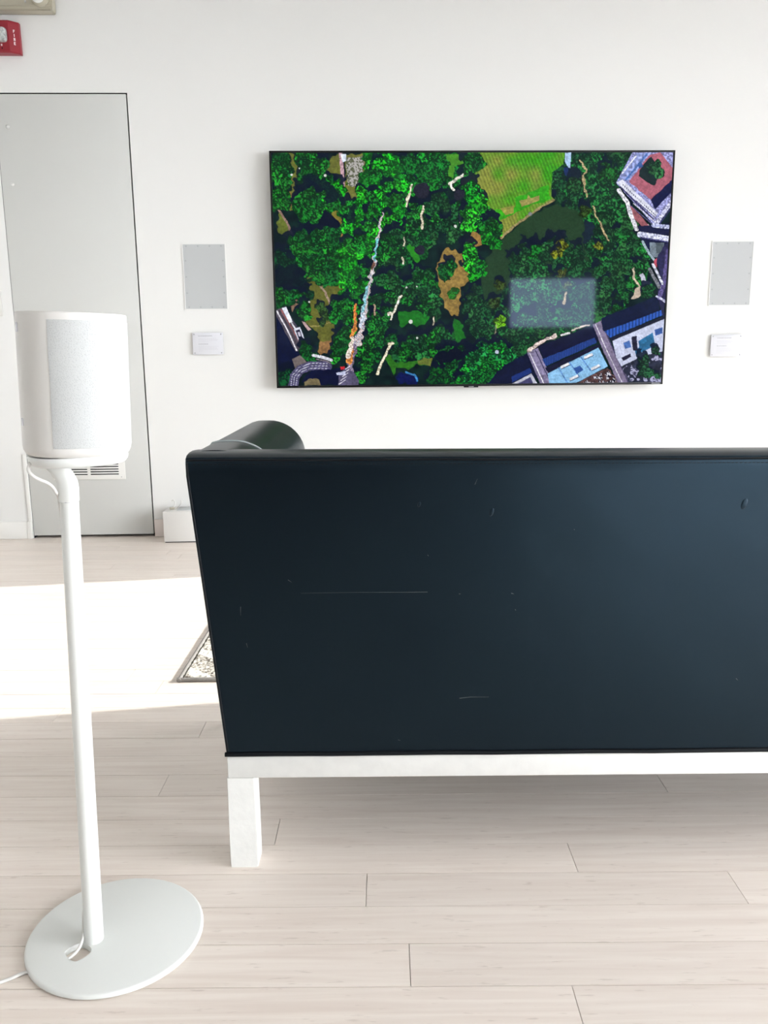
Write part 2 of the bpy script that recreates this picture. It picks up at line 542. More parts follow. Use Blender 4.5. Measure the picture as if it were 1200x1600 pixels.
def fill(poly, c, wob=5.0, tex=0.18, t=None):
    m = inside(poly, wob)
    t = (.6 * N3 + .4 * N9) if t is None else t
    k = 1 + tex * 2 * (t[m] - .5)
    IMG[m] = np.array(c) * k[:, None]
    return m


def line(pts, wd, c, wob=2.0, tex=.15, wd2=None):
    d = np.full(PXX.shape, 1e9); tt = np.zeros(PXX.shape)
    x = PXX + WOB[0] * wob; y = PYY + WOB[1] * wob
    for i, ((xa, ya), (xb, yb)) in enumerate(zip(pts, pts[1:])):
        l2 = (xb - xa) ** 2 + (yb - ya) ** 2
        t = np.clip(((x - xa) * (xb - xa) + (y - ya) * (yb - ya)) / l2, 0, 1)
        e = np.hypot(x - xa - t * (xb - xa), y - ya - t * (yb - ya))
        u_ = e < d; d[u_] = e[u_]; tt[u_] = (i + t[u_]) / (len(pts) - 1)
    ww = wd + ((wd2 if wd2 is not None else wd) - wd) * tt
    m = d < ww / 2
    if c is not None:
        IMG[m] = np.array(c) * (1 + tex * 2 * (N2[m] - .5))[:, None]
    return m


def tree(cx, cy, r, bright, dark, shadow=True):
    x0 = int(np.clip((cx - 3 * r - 420) / 635 * NX - 8, 0, NX - 1)); x1 = int(np.clip((cx + 3 * r - 420) / 612 * NX + 12, 1, NX))
    y0 = int(np.clip((cy - 3 * r - 240) / 362 * NY - 8, 0, NY - 1)); y1 = int(np.clip((cy + 2 * r - 236) / 360 * NY + 8, 1, NY))
    if x1 <= x0 or y1 <= y0: return
    s = np.s_[y0:y1, x0:x1]
    X, Y = PXX[s], PYY[s]
    wx, wy = WOB[0][s] * r * .9, WOB[1][s] * r * .9
    if shadow:
        m = (np.hypot(X + wx - cx + .25 * r, Y + wy - cy + .85 * r) < r * 1.0)
        I = IMG[s]; I[m] = I[m] * .12 + np.array((9, 18, 38)) * .88
    if bright is None: return
    d = np.hypot(X + wx - cx, Y + wy - cy) / r
    m = d < 1
    n = leaf_n[s][m]
    lit = np.clip((n - .36) * 3.6 + .28 * (Y[m] - cy) / r + .12 * (X[m] - cx) / r - .35 * d[m] ** 3, 0, 1)
    IMG[s][m] = np.array(dark) * (1 - lit[:, None]) + np.array(bright) * lit[:, None]


def scatter(poly, n, r0, r1, brights, dark, avoid=None, shadow=True, seed=0):
    g = np.random.default_rng(seed)
    xs = [p[0] for p in poly]; ys = [p[1] for p in poly]
    pts = []
    k = 0
    while len(pts) < n and k < n * 30:
        k += 1
        x, y = g.uniform(min(xs), max(xs)), g.uniform(min(ys), max(ys))
        c = False
        for i in range(len(poly)):
            (xa, ya), (xb, yb) = poly[i], poly[(i + 1) % len(poly)]
            if (ya > y) != (yb > y) and x < (xb - xa) * (y - ya) / (yb - ya) + xa: c = not c
        if not c: continue
        if avoid and any(((x - ax) / aw) ** 2 + ((y - ay) / ah) ** 2 < 1 for ax, ay, aw, ah in avoid): continue
        pts.append((x, y))
    pts.sort(key=lambda p: -p[1] if False else p[1])
    rs = [g.uniform(r0, r1) for _ in pts]
    for (x, y), r in zip(pts, rs):
        if shadow: tree(x, y, r, None, None)
    for (x, y), r in zip(pts, rs):
        k = g.uniform(.85, 1.2)
        bc = brights[g.integers(len(brights))]
        tree(x, y, r, tuple(min(255, c * k * 1.2) for c in bc), tuple(c * .55 + d * .22 for c, d in zip(dark, bc)), False)


VIV = [(30, 165, 30), (20, 140, 30), (45, 180, 35), (25, 120, 35)]
MID = [(22, 105, 32), (30, 120, 35), (18, 90, 35)]
DIM = [(28, 78, 40), (40, 92, 45), (22, 70, 36), (34, 104, 48)]
DK = (6, 38, 22)
OL, TAN = (104, 108, 44), (158, 122, 62)

# open ground of the left half
fill(Lz([(135, 70), (215, 70), (225, 110), (270, 165), (265, 215), (240, 230), (225, 300), (240, 330), (215, 385), (160, 360), (165, 300), (195, 260), (180, 210), (150, 130)]), OL)
fill(Lz([(185, 270), (215, 300), (215, 360), (160, 355)]), (140, 108, 62))
fill(Lz([(375, 130), (430, 70), (460, 70), (475, 230), (430, 225), (365, 165)]), OL)
fill(Lz([(485, 70), (592, 70), (585, 180), (565, 240), (545, 345), (485, 345)]), (112, 114, 52))
m = inside(Lz([(490, 95), (588, 80), (578, 180), (545, 245), (500, 240), (490, 200)]), 4)
IMG[m] = np.where((N2[m] > .5)[:, None], (172, 168, 165), (100, 104, 80))
fill(Lz([(395, 340), (475, 335), (485, 400), (470, 470), (490, 540), (495, 640), (480, 740), (465, 830), (450, 790), (430, 770), (470, 700), (460, 520), (420, 400)]), (120, 112, 42))
line(Lz([(470, 380), (470, 500), (492, 560), (490, 640), (472, 720)]), 6, (148, 112, 56), 4)
fill(Lz([(250, 680), (330, 750), (420, 770), (475, 730), (470, 800), (445, 900), (430, 1050), (410, 1150), (345, 1170), (340, 1060), (300, 1010), (260, 980), (265, 880), (300, 800), (270, 720)]), (98, 100, 40))
fill(Lz([(345, 1100), (418, 1090), (405, 1175), (345, 1172)]), (140, 105, 66))
fill(Lz([(110, 450), (130, 385), (165, 430), (200, 515), (180, 515), (125, 485)]), (100, 112, 44))
line(Lz([(125, 375), (165, 430), (200, 510)]), 3.2, (150, 122, 110))
line(Lz([(325, 750), (375, 820), (430, 945)]), 3.5, (150, 130, 112))
line(Lz([(430, 985), (340, 1010), (300, 1010)]), 2.2, (150, 140, 80))
fill(Lz([(175, 860), (235, 860), (215, 910), (205, 935)]), (125, 98, 80))
m = line(Lz([(460, 70), (470, 200), (482, 395)]), 5.5, (186, 150, 160), 1)
fill(Lz([(458, 72), (490, 72), (490, 108), (470, 115)]), (222, 232, 248), 1)
# forest, left half
scatter(Lz([(80, 75), (135, 75), (180, 215), (160, 350), (90, 330)]), 16, 8, 14, MID, DK, seed=1)
scatter(Lz([(225, 80), (430, 80), (360, 165), (450, 260), (440, 340), (330, 480), (230, 400), (245, 240)]), 34, 9, 16, MID + VIV[:1], DK, seed=2)
m = inside(Lz([(255, 190), (300, 175), (440, 250), (455, 310), (400, 330), (300, 270)]), 8); IMG[m] = IMG[m] * .25 + np.array((8, 16, 38)) * .75
scatter(Lz([(230, 280), (360, 300), (370, 400), (240, 460)]), 9, 11, 15, MID, DK, seed=3)
m = inside(Lz([(300, 470), (390, 370), (450, 440), (460, 530), (330, 520)]), 8); IMG[m] = (8, 17, 36)
scatter(Lz([(200, 500), (460, 500), (480, 640), (455, 740), (330, 745), (230, 660), (195, 570)]), 40, 9, 16, MID, DK, seed=4)
scatter(Lz([(90, 480), (180, 520), (200, 660), (275, 740), (290, 840), (190, 870), (105, 900)]), 22, 8, 14, [(18, 80, 34), (14, 66, 34)], (6, 26, 26), seed=5)
m = inside(Lz([(95, 690), (230, 670), (285, 780), (285, 820), (180, 810), (100, 760)]), 8); IMG[m] = IMG[m] * .2 + np.array((8, 17, 34)) * .8
scatter(Lz([(110, 800), (280, 830), (260, 870), (115, 905)]), 10, 6, 10, MID, DK, seed=6)
scatter(Lz([(235, 930), (265, 880), (290, 930), (260, 990)]), 5, 6, 9, MID, DK, seed=71)
scatter(Lz([(330, 900), (430, 920), (430, 990), (340, 1000)]), 7, 6, 9, [(50, 84, 36)], (20, 40, 24), seed=72)
# dense bright wood in the middle
mid = Lz([(595, 72), (760, 72), (880, 190), (830, 300), (770, 420), (690, 560), (640, 640), (600, 860), (470, 840), (480, 700), (495, 600), (475, 430), (500, 360), (550, 350), (585, 200)])
IMG[inside(mid, 6)] = (12, 84, 26)
scatter(mid, 150, 8, 14, VIV, (8, 70, 24), shadow=False, seed=7)
scatter(mid, 22, 8, 12, VIV + MID, DK, seed=8)
m = inside(Lz([(485, 400), (510, 350), (545, 335), (540, 440), (500, 450)]), 6); IMG[m] = IMG[m] * .3 + np.array((8, 20, 34)) * .7
scatter(Lz([(420, 890), (540, 880), (520, 1000), (500, 1180), (430, 1210), (415, 1100), (430, 960)]), 28, 7, 12, MID, DK, seed=9)
scatter(Lz([(700, 500), (850, 400), (980, 300), (1190, 330), (1190, 450), (1000, 560), (960, 620), (800, 650), (700, 720), (640, 800), (620, 760)]), 62, 8, 14, MID + DIM, (8, 34, 28), seed=10)
scatter(Lz([(900, 75), (1060, 75), (1100, 200), (1010, 300), (920, 260), (820, 110)]), 24, 9, 14, [(20, 110, 36), (24, 130, 36)], DK, seed=11)
scatter(Lz([(690, 740), (980, 700), (1000, 860), (1010, 960), (890, 920), (790, 830), (700, 960), (640, 980), (610, 900)]), 52, 8, 13, DIM + MID[:1], (8, 34, 28), seed=12)
scatter(Lz([(620, 960), (720, 900), (700, 1060), (640, 1240), (560, 1330), (560, 1130)]), 22, 7, 12, MID, (6, 30, 26), seed=13)
scatter(Lz([(830, 1060), (1080, 1020), (1100, 1110), (960, 1190), (760, 1200), (740, 1080)]), 34, 8, 13, MID + DIM, (6, 34, 26), seed=14)
scatter(Lz([(1000, 1130), (1200, 1110), (1250, 1350), (960, 1350)]), 40, 7, 12, [(18, 100, 32), (16, 80, 32)], (6, 28, 30), seed=15)
m = inside(Lz([(990, 1170), (1100, 1130), (1150, 1190), (1010, 1240)]), 9); IMG[m] = (8, 16, 34)
# lawns, clearings and paths of the centre
fill(Lz([(775, 930), (880, 930), (950, 960), (920, 1000), (880, 1012), (830, 985), (800, 1020), (775, 980)]), (26, 112, 30))
fill(Lz([(720, 1170), (760, 1215), (900, 1212), (965, 1190), (950, 1245), (880, 1232), (840, 1258), (770, 1242), (755, 1300), (735, 1260), (705, 1200)]), (44, 112, 30))
fill(Lz([(880, 1205), (965, 1190), (950, 1245), (890, 1225)]), (98, 110, 46))
fill(Lz([(825, 565), (860, 560), (900, 640), (880, 655), (840, 620)]), (40, 140, 30))
fill(Lz([(985, 660), (1045, 575), (1090, 590), (1145, 620), (1150, 700), (1175, 750), (1120, 790), (1112, 950), (1085, 955), (1030, 900), (1000, 780)]), (146, 120, 62), 6, .25)
fill(Lz([(1085, 960), (1125, 985), (1145, 1080), (1100, 1105), (1080, 1010)]), (24, 104, 28))
scatter(Lz([(1020, 680), (1095, 660), (1090, 750), (1030, 770)]), 6, 7, 10, MID, DK, seed=16)
scatter(Lz([(1060, 800), (1095, 800), (1095, 870), (1060, 870)]), 4, 5, 7, MID, (60, 90, 30), shadow=False, seed=17)
fill(Lz([(1160, 540), (1200, 480), (1200, 570), (1165, 575)]), TAN)
fill(Lz([(1120, 210), (1200, 175), (1200, 215), (1130, 240)]), TAN)
fill(Lz([(1030, 72), (1150, 72), (1150, 110), (1090, 130), (1070, 200), (1050, 190), (1060, 130)]), (70, 140, 36))
for cx, cy, r in ((903, 265, 44), (893, 588, 27), (1108, 290, 30)):
    m = np.hypot(PXX + WOB[0] * 3 - 400 - cx / ZS, PYY + WOB[1] * 3 - 220 - cy / ZS) < r / ZS; IMG[m] = np.array((34, 34, 48)) * (1 + .3 * (N2[m] - .5))[:, None]
CR = (226, 212, 186)
line(Lz([(850, 235), (832, 290), (818, 352)]), 3.1, CR, 3, .3); line(Lz([(916, 350), (904, 400), (908, 472)]), 3.1, CR, 3, .3)
line(Lz([(792, 838), (765, 900), (738, 972)]), 3.4, (235, 226, 205), 3, .3); line(Lz([(722, 942), (742, 940)]), 4.2, (235, 226, 205), 3, .3)
line(Lz([(742, 1103), (700, 1190), (664, 1287)]), 3.7, (232, 220, 190), 3, .3); line(Lz([(730, 1108), (750, 1108)]), 4.2, (232, 220, 190), 3, .3)
line(Lz([(1162, 160), (1090, 205), (1055, 232)]), 4.2, (232, 226, 210), 3, .3); line(Lz([(1060, 225), (1076, 262)]), 3.8, (232, 226, 210), 3, .3)
line(Lz([(1122, 368), (1114, 432)]), 3.4, CR, 3, .3); line(Lz([(800, 628), (804, 662)]), 2.9, CR, 3, .3); line(Lz([(812, 515), (808, 560)]), 2.0, CR, 3, .3)
line(Lz([(975, 960), (968, 1000)]), 2.2, CR, 3, .3)
for cx, cy, r in ((1090, 457, 8), (846, 986, 11), (882, 1078, 6), (822, 794, 5), (880, 788, 4), (290, 875, 5), (192, 182, 6), (375, 186, 7), (235, 148, 4)):
    m = np.hypot(PXX - 400 - cx / ZS, PYY - 220 - cy / ZS) < r / ZS; IMG[m] = (214, 216, 210)
fill(Lz([(770, 1290), (830, 1270), (890, 1310), (880, 1340), (770, 1345)]), (10, 20, 74), 6, .3)
line(Lz([(820, 1275), (870, 1290), (882, 1325)]), 3, (60, 130, 190))
# lower-left streets and buildings
fill(Lz([(110, 940), (200, 1130), (250, 1180), (200, 1260), (170, 1350), (108, 1350)]), (12, 20, 52), 3)
fill(Lz([(108, 920), (160, 903), (215, 1010), (275, 1105), (250, 1155), (215, 1155), (110, 950)]), (86, 80, 92), 1)
for k, cc in enumerate(((230, 225, 235), (70, 60, 70), (150, 90, 90), (228, 226, 236), (60, 60, 78))):
    line(Lz([(114 + k * 11, 928 - k * 5), (170 + k * 12, 1030 - k * 6), (222 + k * 12, 1150 - k * 14)]), 2.0, cc, .5)
fill(Lz([(140, 912), (165, 905), (200, 985), (182, 992)]), (226, 230, 244), 1)
fill(Lz([(205, 1028), (240, 1015), (265, 1085), (232, 1098)]), (215, 218, 235), .5); fill(Lz([(216, 1036), (238, 1028), (254, 1078), (234, 1086)]), (40, 36, 60), .5)
fill(Lz([(226, 1048), (238, 1044), (246, 1068), (236, 1072)]), (210, 205, 225), .5)
scatter(Lz([(245, 1130), (300, 1130), (310, 1190), (250, 1190)]), 7, 7, 10, [(14, 84, 30)], DK, seed=18)
scatter(Lz([(115, 1220), (185, 1270), (180, 1345), (120, 1345)]), 7, 7, 10, [(12, 70, 34)], (6, 24, 34), seed=19)
fill(Lz([(195, 1200), (240, 1178), (285, 1225), (215, 1255)]), (110, 100, 98), 1)
ring = line(Lz([(205, 1360), (212, 1300), (245, 1260), (300, 1238), (390, 1240)]), 15, (82, 78, 112), 1)
for o_ in (-4.5, 0, 4.5):
    pts = Lz([(205 + o_ * 3, 1360), (212 + o_ * 3, 1300 + o_ * 1), (245 + o_ * 2, 1260 + o_ * 2.5), (300, 1238 + o_ * 3.2), (390, 1240 + o_ * 3.2)])
    m = line(pts, 1.3, None, 0) & (np.sin((PXX + PYY * 1.7) * 1.1) > -.2); IMG[m] = (206, 206, 226)
fill(Lz([(300, 1270), (480, 1250), (480, 1350), (350, 1350), (250, 1330)]), (10, 16, 48), 4)
fill(Lz([(265, 1330), (300, 1312), (345, 1315), (355, 1350), (265, 1352)]), (120, 108, 78), 3)
line(Lz([(312, 1178), (360, 1188), (412, 1206)]), 4.4, (214, 214, 226), .5)
line(Lz([(330, 1200), (380, 1210), (410, 1225)]), 2.0, (120, 110, 120), .5)
fill(Lz([(250, 985), (265, 985), (300, 1030), (285, 1040)]), (190, 160, 160), 1)
# the crowded avenue
line(Lz([(520, 1350), (515, 1240), (548, 1100), (585, 1010)]), 11, (120, 108, 128), 5, .4, 6)
line(Lz([(512, 1215), (522, 1120), (540, 1000), (548, 880)]), 9, (206, 130, 62), 6, .35, 3)
ave = [(560, 1110), (578, 1010), (598, 880), (618, 770), (638, 680), (655, 570), (672, 480), (692, 380)]
m = line(Lz(ave), 9, None, 6, wd2=1.8)
pal = np.array(((235, 225, 228), (190, 150, 150), (60, 50, 56), (230, 190, 180), (120, 170, 200), (250, 250, 250)))
IMG[m] = pal[(N2[m] * 997).astype(int) % 6]
for p, q, w_, cc in (((662, 530), (645, 640), 3.4, (110, 190, 200)), ((608, 792), (580, 960), 4.2, (130, 190, 205)), ((588, 940), (572, 1010), 5, (200, 210, 230)), ((530, 1080), (505, 1190), 7, (232, 214, 200)), ((640, 660), (632, 695), 4, (120, 84, 70)), ((546, 900), (538, 960), 4, (214, 120, 60))):
    line(Lz([p, q]), w_, cc, 4, .3)
fill(Lz([(448, 1352), (456, 1290), (490, 1250), (535, 1275), (562, 1320), (560, 1352)]), (88, 84, 112), 2)
for k in range(5): line(Lz([(455 + k * 9, 1345 - k * 22), (490 + k * 6, 1320 - k * 20)]), 1.1, (220, 215, 235), 0)
fill(Lz([(440, 1278), (490, 1270), (490, 1290), (445, 1292)]), (200, 205, 235), 1); fill(Lz([(462, 1245), (485, 1240), (485, 1260), (464, 1262)]), (190, 40, 50), 1)
line(Lz([(645, 895), (645, 945)]), 2.6, (180, 150, 130), 3)
# right half: trees first
scatter(Rz([(-10, 60), (60, 60), (100, 110), (20, 180), (-10, 180)]), 10, 9, 13, MID, DK, seed=20)
fill(Rz([(-5, 185), (35, 195), (45, 235), (-5, 230)]), TAN)
scatter(Rz([(450, 110), (530, 120), (570, 75), (880, 75), (800, 260), (900, 400), (1000, 620), (900, 860), (640, 960), (640, 720), (640, 440), (590, 370), (480, 330)]), 190, 8, 14, DIM + [(30, 112, 44)], (10, 36, 30), seed=21)
scatter(Rz([(-10, 860), (60, 800), (230, 800), (640, 760), (860, 880), (700, 985), (330, 1140), (200, 1190), (60, 1090)]), 120, 8, 13, DIM, (10, 34, 32), seed=22)
# lake
fill(Rz([(480, 335), (590, 370), (645, 440), (640, 560), (665, 640), (640, 700), (560, 730), (420, 760), (230, 760), (160, 850), (90, 860), (70, 740), (95, 640), (170, 545), (330, 400)]), (34, 62, 36), 4, .06)
fill(Rz([(640, 420), (700, 440), (680, 520), (635, 560)]), (20, 34, 48), 8)
# cricket lawn
lawn = Rz([(60, 60), (527, 60), (520, 120), (458, 165), (455, 300), (470, 312), (330, 388), (180, 522), (140, 430), (80, 350), (60, 250), (20, 180), (100, 130)])
m = inside(lawn, 4)
st = .5 + .5 * np.sin((PXX * .92 - PYY * .38) * 1.25)
a = np.clip(N20 * 1.3 - .2 + (PXX - 800) / 160 - (PYY - 270) / 220, 0, 1)[..., None]
cl = np.array((132, 140, 58)) * (1 - a) + np.array((58, 150, 22)) * a
cl = cl * (1 + .22 * (st - .5))[..., None] * (1 + .16 * (N3 - .5))[..., None]
IMG[m] = cl[m]
fill(Rz([(105, 375), (260, 350), (250, 300), (440, 235), (450, 310), (330, 350), (200, 410), (150, 430)]), (52, 160, 26), 4)
fill(Rz([(275, 320), (320, 310), (325, 285), (340, 305), (388, 290), (390, 315), (345, 335), (290, 350)]), (158, 150, 84), 1)
fill(Rz([(170, 360), (250, 345), (245, 385), (200, 395)]), (150, 150, 70), 1)
line(Rz([(180, 520), (250, 455), (330, 398), (400, 350), (470, 315)]), 3.4, (150, 136, 92)); line(Rz([(338, 388), (342, 390)]), 5, (120, 120, 120))
fill(Rz([(527, 62), (560, 62), (562, 150), (545, 140), (530, 110)]), (176, 206, 240), 2); fill(Rz([(525, 140), (560, 150), (560, 190), (530, 185)]), (24, 44, 96), 2)
scatter(Rz([(-10, 230), (60, 250), (75, 380), (165, 520), (150, 570), (60, 570), (-10, 480)]), 18, 10, 15, VIV, (6, 44, 24), seed=23)
scatter(Rz([(90, 370), (150, 440), (170, 530), (100, 520)]), 6, 7, 10, MID, DK, seed=24)
fill(Rz([(20, 480), (60, 500), (70, 560), (10, 575), (-10, 550)]), TAN, 4)
scatter(Rz([(-10, 590), (90, 590), (90, 660), (-10, 760)]), 10, 9, 13, VIV, (6, 40, 24), seed=25)
# island
scatter(Rz([(250, 640), (330, 580), (450, 510), (540, 540), (640, 640), (640, 760), (500, 800), (270, 790), (240, 720)]), 62, 8, 13, DIM, (12, 36, 30), seed=26)
for cx, cy, r, b_ in ((370, 595, 11, (24, 128, 40)), (515, 560, 9, (138, 150, 34)), (500, 600, 8, (128, 140, 30)), (475, 610, 6, (140, 150, 36)), (720, 560, 7, (128, 140, 40)), (175, 985, 9, (120, 200, 24)), (175, 780, 8, (70, 96, 34)), (755, 630, 5, (40, 150, 60)), (770, 170, 14, (34, 120, 44)), (590, 230, 13, (40, 100, 48)), (640, 380, 11, (60, 96, 34)), (830, 930, 11, (30, 116, 52)), (760, 770, 10, (40, 110, 60)), (720, 700, 10, (34, 104, 50)), (150, 880, 9, (60, 90, 40)), (510, 710, 7, (96, 110, 44)), (540, 780, 7, (96, 116, 50))):
    tree(730 + cx / ZS, 220 + cy / ZS, r, b_, tuple(c * .35 for c in b_))
for p in ([(640, 150), (636, 200), (646, 292)], [(685, 350), (712, 410), (745, 480), (770, 530)], [(610, 95), (640, 150)]): line(Rz(p), 3.2, (166, 146, 110), 7, .3)
line(Rz([(918, 690), (915, 740), (950, 785)]), 3, (200, 184, 160), 3); fill(Rz([(935, 790), (965, 780), (975, 830), (930, 850), (905, 858)]), (196, 178, 160), 3)
line(Rz([(540, 820), (528, 885)]), 3, (190, 170, 140), 3); line(Rz([(156, 1000), (150, 1110)]), 2, (150, 140, 120), 4)
scatter(Rz([(60, 1140), (200, 1130), (260, 1190), (170, 1280), (0, 1340), (-60, 1340), (0, 1220)]), 44, 8, 13, [(26, 140, 40), (22, 112, 40), (30, 126, 60)], (6, 40, 30), seed=27)
m = np.hypot(PXX - 730 - 158 / ZS, PYY - 220 - 1158 / ZS) < 3; IMG[m] = (190, 200, 220)
# city, lower right
fill(Rz([(100, 1345), (190, 1240), (330, 1160), (380, 1300), (300, 1345)]), (16, 22, 50), 3)
WHT = (202, 208, 234)
fill(Rz([(325, 1160), (385, 1135), (480, 1345), (400, 1345)]), (132, 124, 156), 1, .3)
line(Rz([(340, 1165), (420, 1345)]), 1.6, (226, 222, 238), 0); line(Rz([(372, 1150), (462, 1345)]), 1.6, (60, 56, 90), 0)
fill(Rz([(235, 1345), (350, 1282), (385, 1345)]), (196, 198, 214), .5); fill(Rz([(265, 1345), (345, 1302), (362, 1345)]), (70, 70, 110), .5)
fill(Rz([(240, 1300), (340, 1250), (352, 1275), (240, 1335)]), (30, 52, 120), 1, .1, .5 + .5 * np.sin(PXX * 3))
fill(Rz([(388, 1125), (690, 1005), (722, 1095), (430, 1235)]), (18, 22, 52), 1)
fill(Rz([(410, 1200), (700, 1075), (712, 1105), (430, 1240)]), (36, 62, 128), 1, .35, .5 + .5 * np.sin(PXX * 2.4))
fill(Rz([(425, 1250), (725, 1110), (735, 1135), (445, 1280)]), (24, 26, 52), 1)
fill(Rz([(440, 1282), (722, 1132), (775, 1240), (600, 1335), (450, 1345)]), (140, 192, 232), .5, .08)
for k in range(3):
    line(Rz([(500 + k * 62, 1250 - k * 32), (550 + k * 64, 1335 - k * 36)]), 2.2, (96, 140, 196), 0)
for p in ((510, 1240), (640, 1185), (560, 1310), (680, 1250)):
    fill(Rz([p, (p[0] + 46, p[1] - 22), (p[0] + 52, p[1] - 10), (p[0] + 6, p[1] + 14)]), (236, 238, 246), 0); line(Rz([(p[0] + 4, p[1] + 16), (p[0] + 54, p[1] - 8)]), 1.2, (40, 50, 90), 0)
fill(Rz([(585, 1250), (620, 1235), (640, 1262), (600, 1285)]), (50, 84, 150), .5)
fill(Rz([(600, 1345), (640, 1310), (775, 1250), (850, 1345)]), (92, 66, 66), 2, .5)
m = inside(Rz([(620, 1345), (650, 1320), (775, 1262), (845, 1345)]), 2) & (N3 > .52); IMG[m] = np.where((N2[m] > .5)[:, None], (206, 204, 216), (24, 24, 44))
fill(Rz([(690, 1000), (738, 975), (770, 1060), (900, 1345), (835, 1345), (735, 1120)]), (128, 118, 146), 1, .2)
line(Rz([(705, 1000), (760, 1130), (860, 1345)]), 1.2, (222, 218, 234), 0); line(Rz([(738, 985), (790, 1110), (895, 1345)]), 2, (70, 64, 100), 0)
fill(Rz([(735, 965), (1050, 840), (1062, 920), (1090, 930), (780, 1060), (745, 1035)]), (16, 24, 56), 1)
fill(Rz([(755, 1040), (1085, 915), (1090, 942), (785, 1075)]), (42, 82, 168), 1, .25, .5 + .5 * np.sin(PXX * 1.2))
fill(Rz([(785, 1078), (1092, 950), (1092, 975), (815, 1085), (800, 1110)]), (30, 32, 52), .5)
fill(Rz([(800, 1095), (830, 1080), (1092, 968), (1090, 1150), (970, 1180), (850, 1240), (822, 1190)]), WHT, .5, .08)
fill(Rz([(860, 1105), (895, 1090), (905, 1130), (870, 1140)]), (74, 110, 176), .3)
fill(Rz([(945, 1095), (1025, 1045), (1040, 1120), (930, 1175), (925, 1150), (950, 1130)]), (48, 112, 158), .5, .25)
fill(Rz([(905, 1070), (935, 1065), (942, 1150), (915, 1150)]), (40, 40, 62), .5, .5); fill(Rz([(1035, 1030), (1080, 1015), (1080, 1050), (1040, 1065)]), (60, 92, 160), .3)
fill(Rz([(850, 1190), (900, 1165), (905, 1185), (860, 1210)]), (34, 34, 56), .3)
fill(Rz([(850, 1245), (960, 1185), (1090, 1150), (1085, 1345), (905, 1345)]), (40, 44, 62), 1, .5)
m = inside(Rz([(860, 1250), (960, 1190), (1088, 1155), (1085, 1345), (905, 1345)]), 4) & (N5 > .56); IMG[m] = np.where((N2[m] > .42)[:, None], (172, 172, 204), (70, 70, 100))
scatter(Rz([(980, 1160), (1060, 1150), (1070, 1300), (960, 1310)]), 9, 5, 9, [(34, 84, 50)], (10, 24, 26), seed=28)
line(Rz([(330, 1150), (390, 1110), (480, 1065)]), 5, (205, 186, 180), 4, .3); line(Rz([(515, 1062), (558, 1048)]), 3, (226, 222, 226), 1); line(Rz([(575, 1030), (670, 1005)]), 2.6, (216, 200, 190), 3)
# city, upper right
LAV = (150, 152, 204)
fill(Rz([(905, 60), (1142, 60), (1132, 330), (1040, 462), (815, 222)]), LAV, .5, .3, N2)
fill(Rz([(1000, 72), (1060, 60), (1132, 150), (1130, 200), (1010, 315), (885, 215)]), (176, 100, 116), 2, .12)
fill(Rz([(945, 150), (1010, 80), (1030, 110), (1080, 150), (1030, 235), (1010, 235), (940, 185)]), (22, 40, 40), 3)
scatter(Rz([(980, 150), (1020, 110), (1070, 150), (1030, 220)]), 6, 6, 9, [(44, 96, 54)], (12, 34, 30), shadow=False, seed=29)
fill(Rz([(1135, 195), (1135, 260), (1035, 365), (1008, 312), (1060, 265)]), (20, 26, 66), 1)
fill(Rz([(925, 65), (1005, 65), (890, 205), (822, 215)]), (146, 158, 212), .5, .35, N3); line(Rz([(985, 70), (870, 205)]), 3, (76, 112, 176), 0); line(Rz([(925, 80), (850, 170)]), 2, (228, 228, 244), 0)
fill(Rz([(935, 120), (955, 110), (965, 135), (942, 148)]), (60, 90, 150), 0)
fill(Rz([(818, 220), (850, 205), (1050, 385), (1030, 410)]), (222, 224, 240), .5, .15); line(Rz([(840, 245), (1020, 415)]), 2.4, (60, 56, 96), 0)
m = line(Rz([(850, 230), (1035, 395)]), 2.0, None, 0) & (np.sin(PXX * 2.2) > .3); IMG[m] = (50, 48, 84)
for k in range(4): line(Rz([(885 + k * 14, 360 - k * 14), (1010 + k * 12, 460 - k * 14)]), 1.4, ((226, 222, 240), (90, 84, 130))[k % 2], 0)
fill(Rz([(885, 340), (905, 350), (1000, 450), (960, 455), (900, 400)]), (160, 96, 104), 1)
line(Rz([(1040, 440), (1130, 320)]), 6, (196, 198, 232), 1, .4); line(Rz([(1050, 455), (1132, 345)]), 2, (50, 52, 96), 0)
line(Rz([(830, 260), (880, 330), (900, 400), (930, 470)]), 6, (216, 214, 226), 2, .35)
fill(Rz([(935, 455), (1120, 440), (1118, 560), (1000, 610), (960, 540)]), (26, 30, 62), 1)
line(Rz([(1025, 450), (1112, 460)]), 6, (176, 182, 222), .5, .4); line(Rz([(950, 500), (1112, 525)]), 9, (206, 210, 240), .5, .3); line(Rz([(955, 515), (1110, 540)]), 1.6, (90, 90, 140), 0)
fill(Rz([(1005, 545), (1085, 545), (1078, 620), (1030, 625), (1008, 600)]), (124, 138, 150), .5); fill(Rz([(1040, 545), (1082, 548), (1076, 612), (1042, 600)]), (84, 96, 104), .5)
line(Rz([(965, 540), (1000, 600), (1030, 640)]), 3.6, (160, 180, 190), 1)
fill(Rz([(1085, 560), (1122, 540), (1108, 760), (1085, 960), (1050, 850), (1060, 700), (1040, 640)]), (44, 42, 78), 2, .3)
line(Rz([(1108, 590), (1090, 760), (1060, 850)]), 7, (92, 82, 134), 1, .2); fill(Rz([(1030, 640), (1045, 630), (1045, 680), (1032, 670)]), (190, 80, 100), 1)
fill(Rz([(948, 720), (970, 712), (985, 750), (1020, 760), (1010, 785), (975, 800), (965, 765)]), (206, 206, 224), 2, .3)
line(Rz([(1005, 690), (1060, 790)]), 5, (120, 122, 130), .5, .4); line(Rz([(1025, 665), (1078, 770)]), 4, (206, 208, 228), 1, .4)
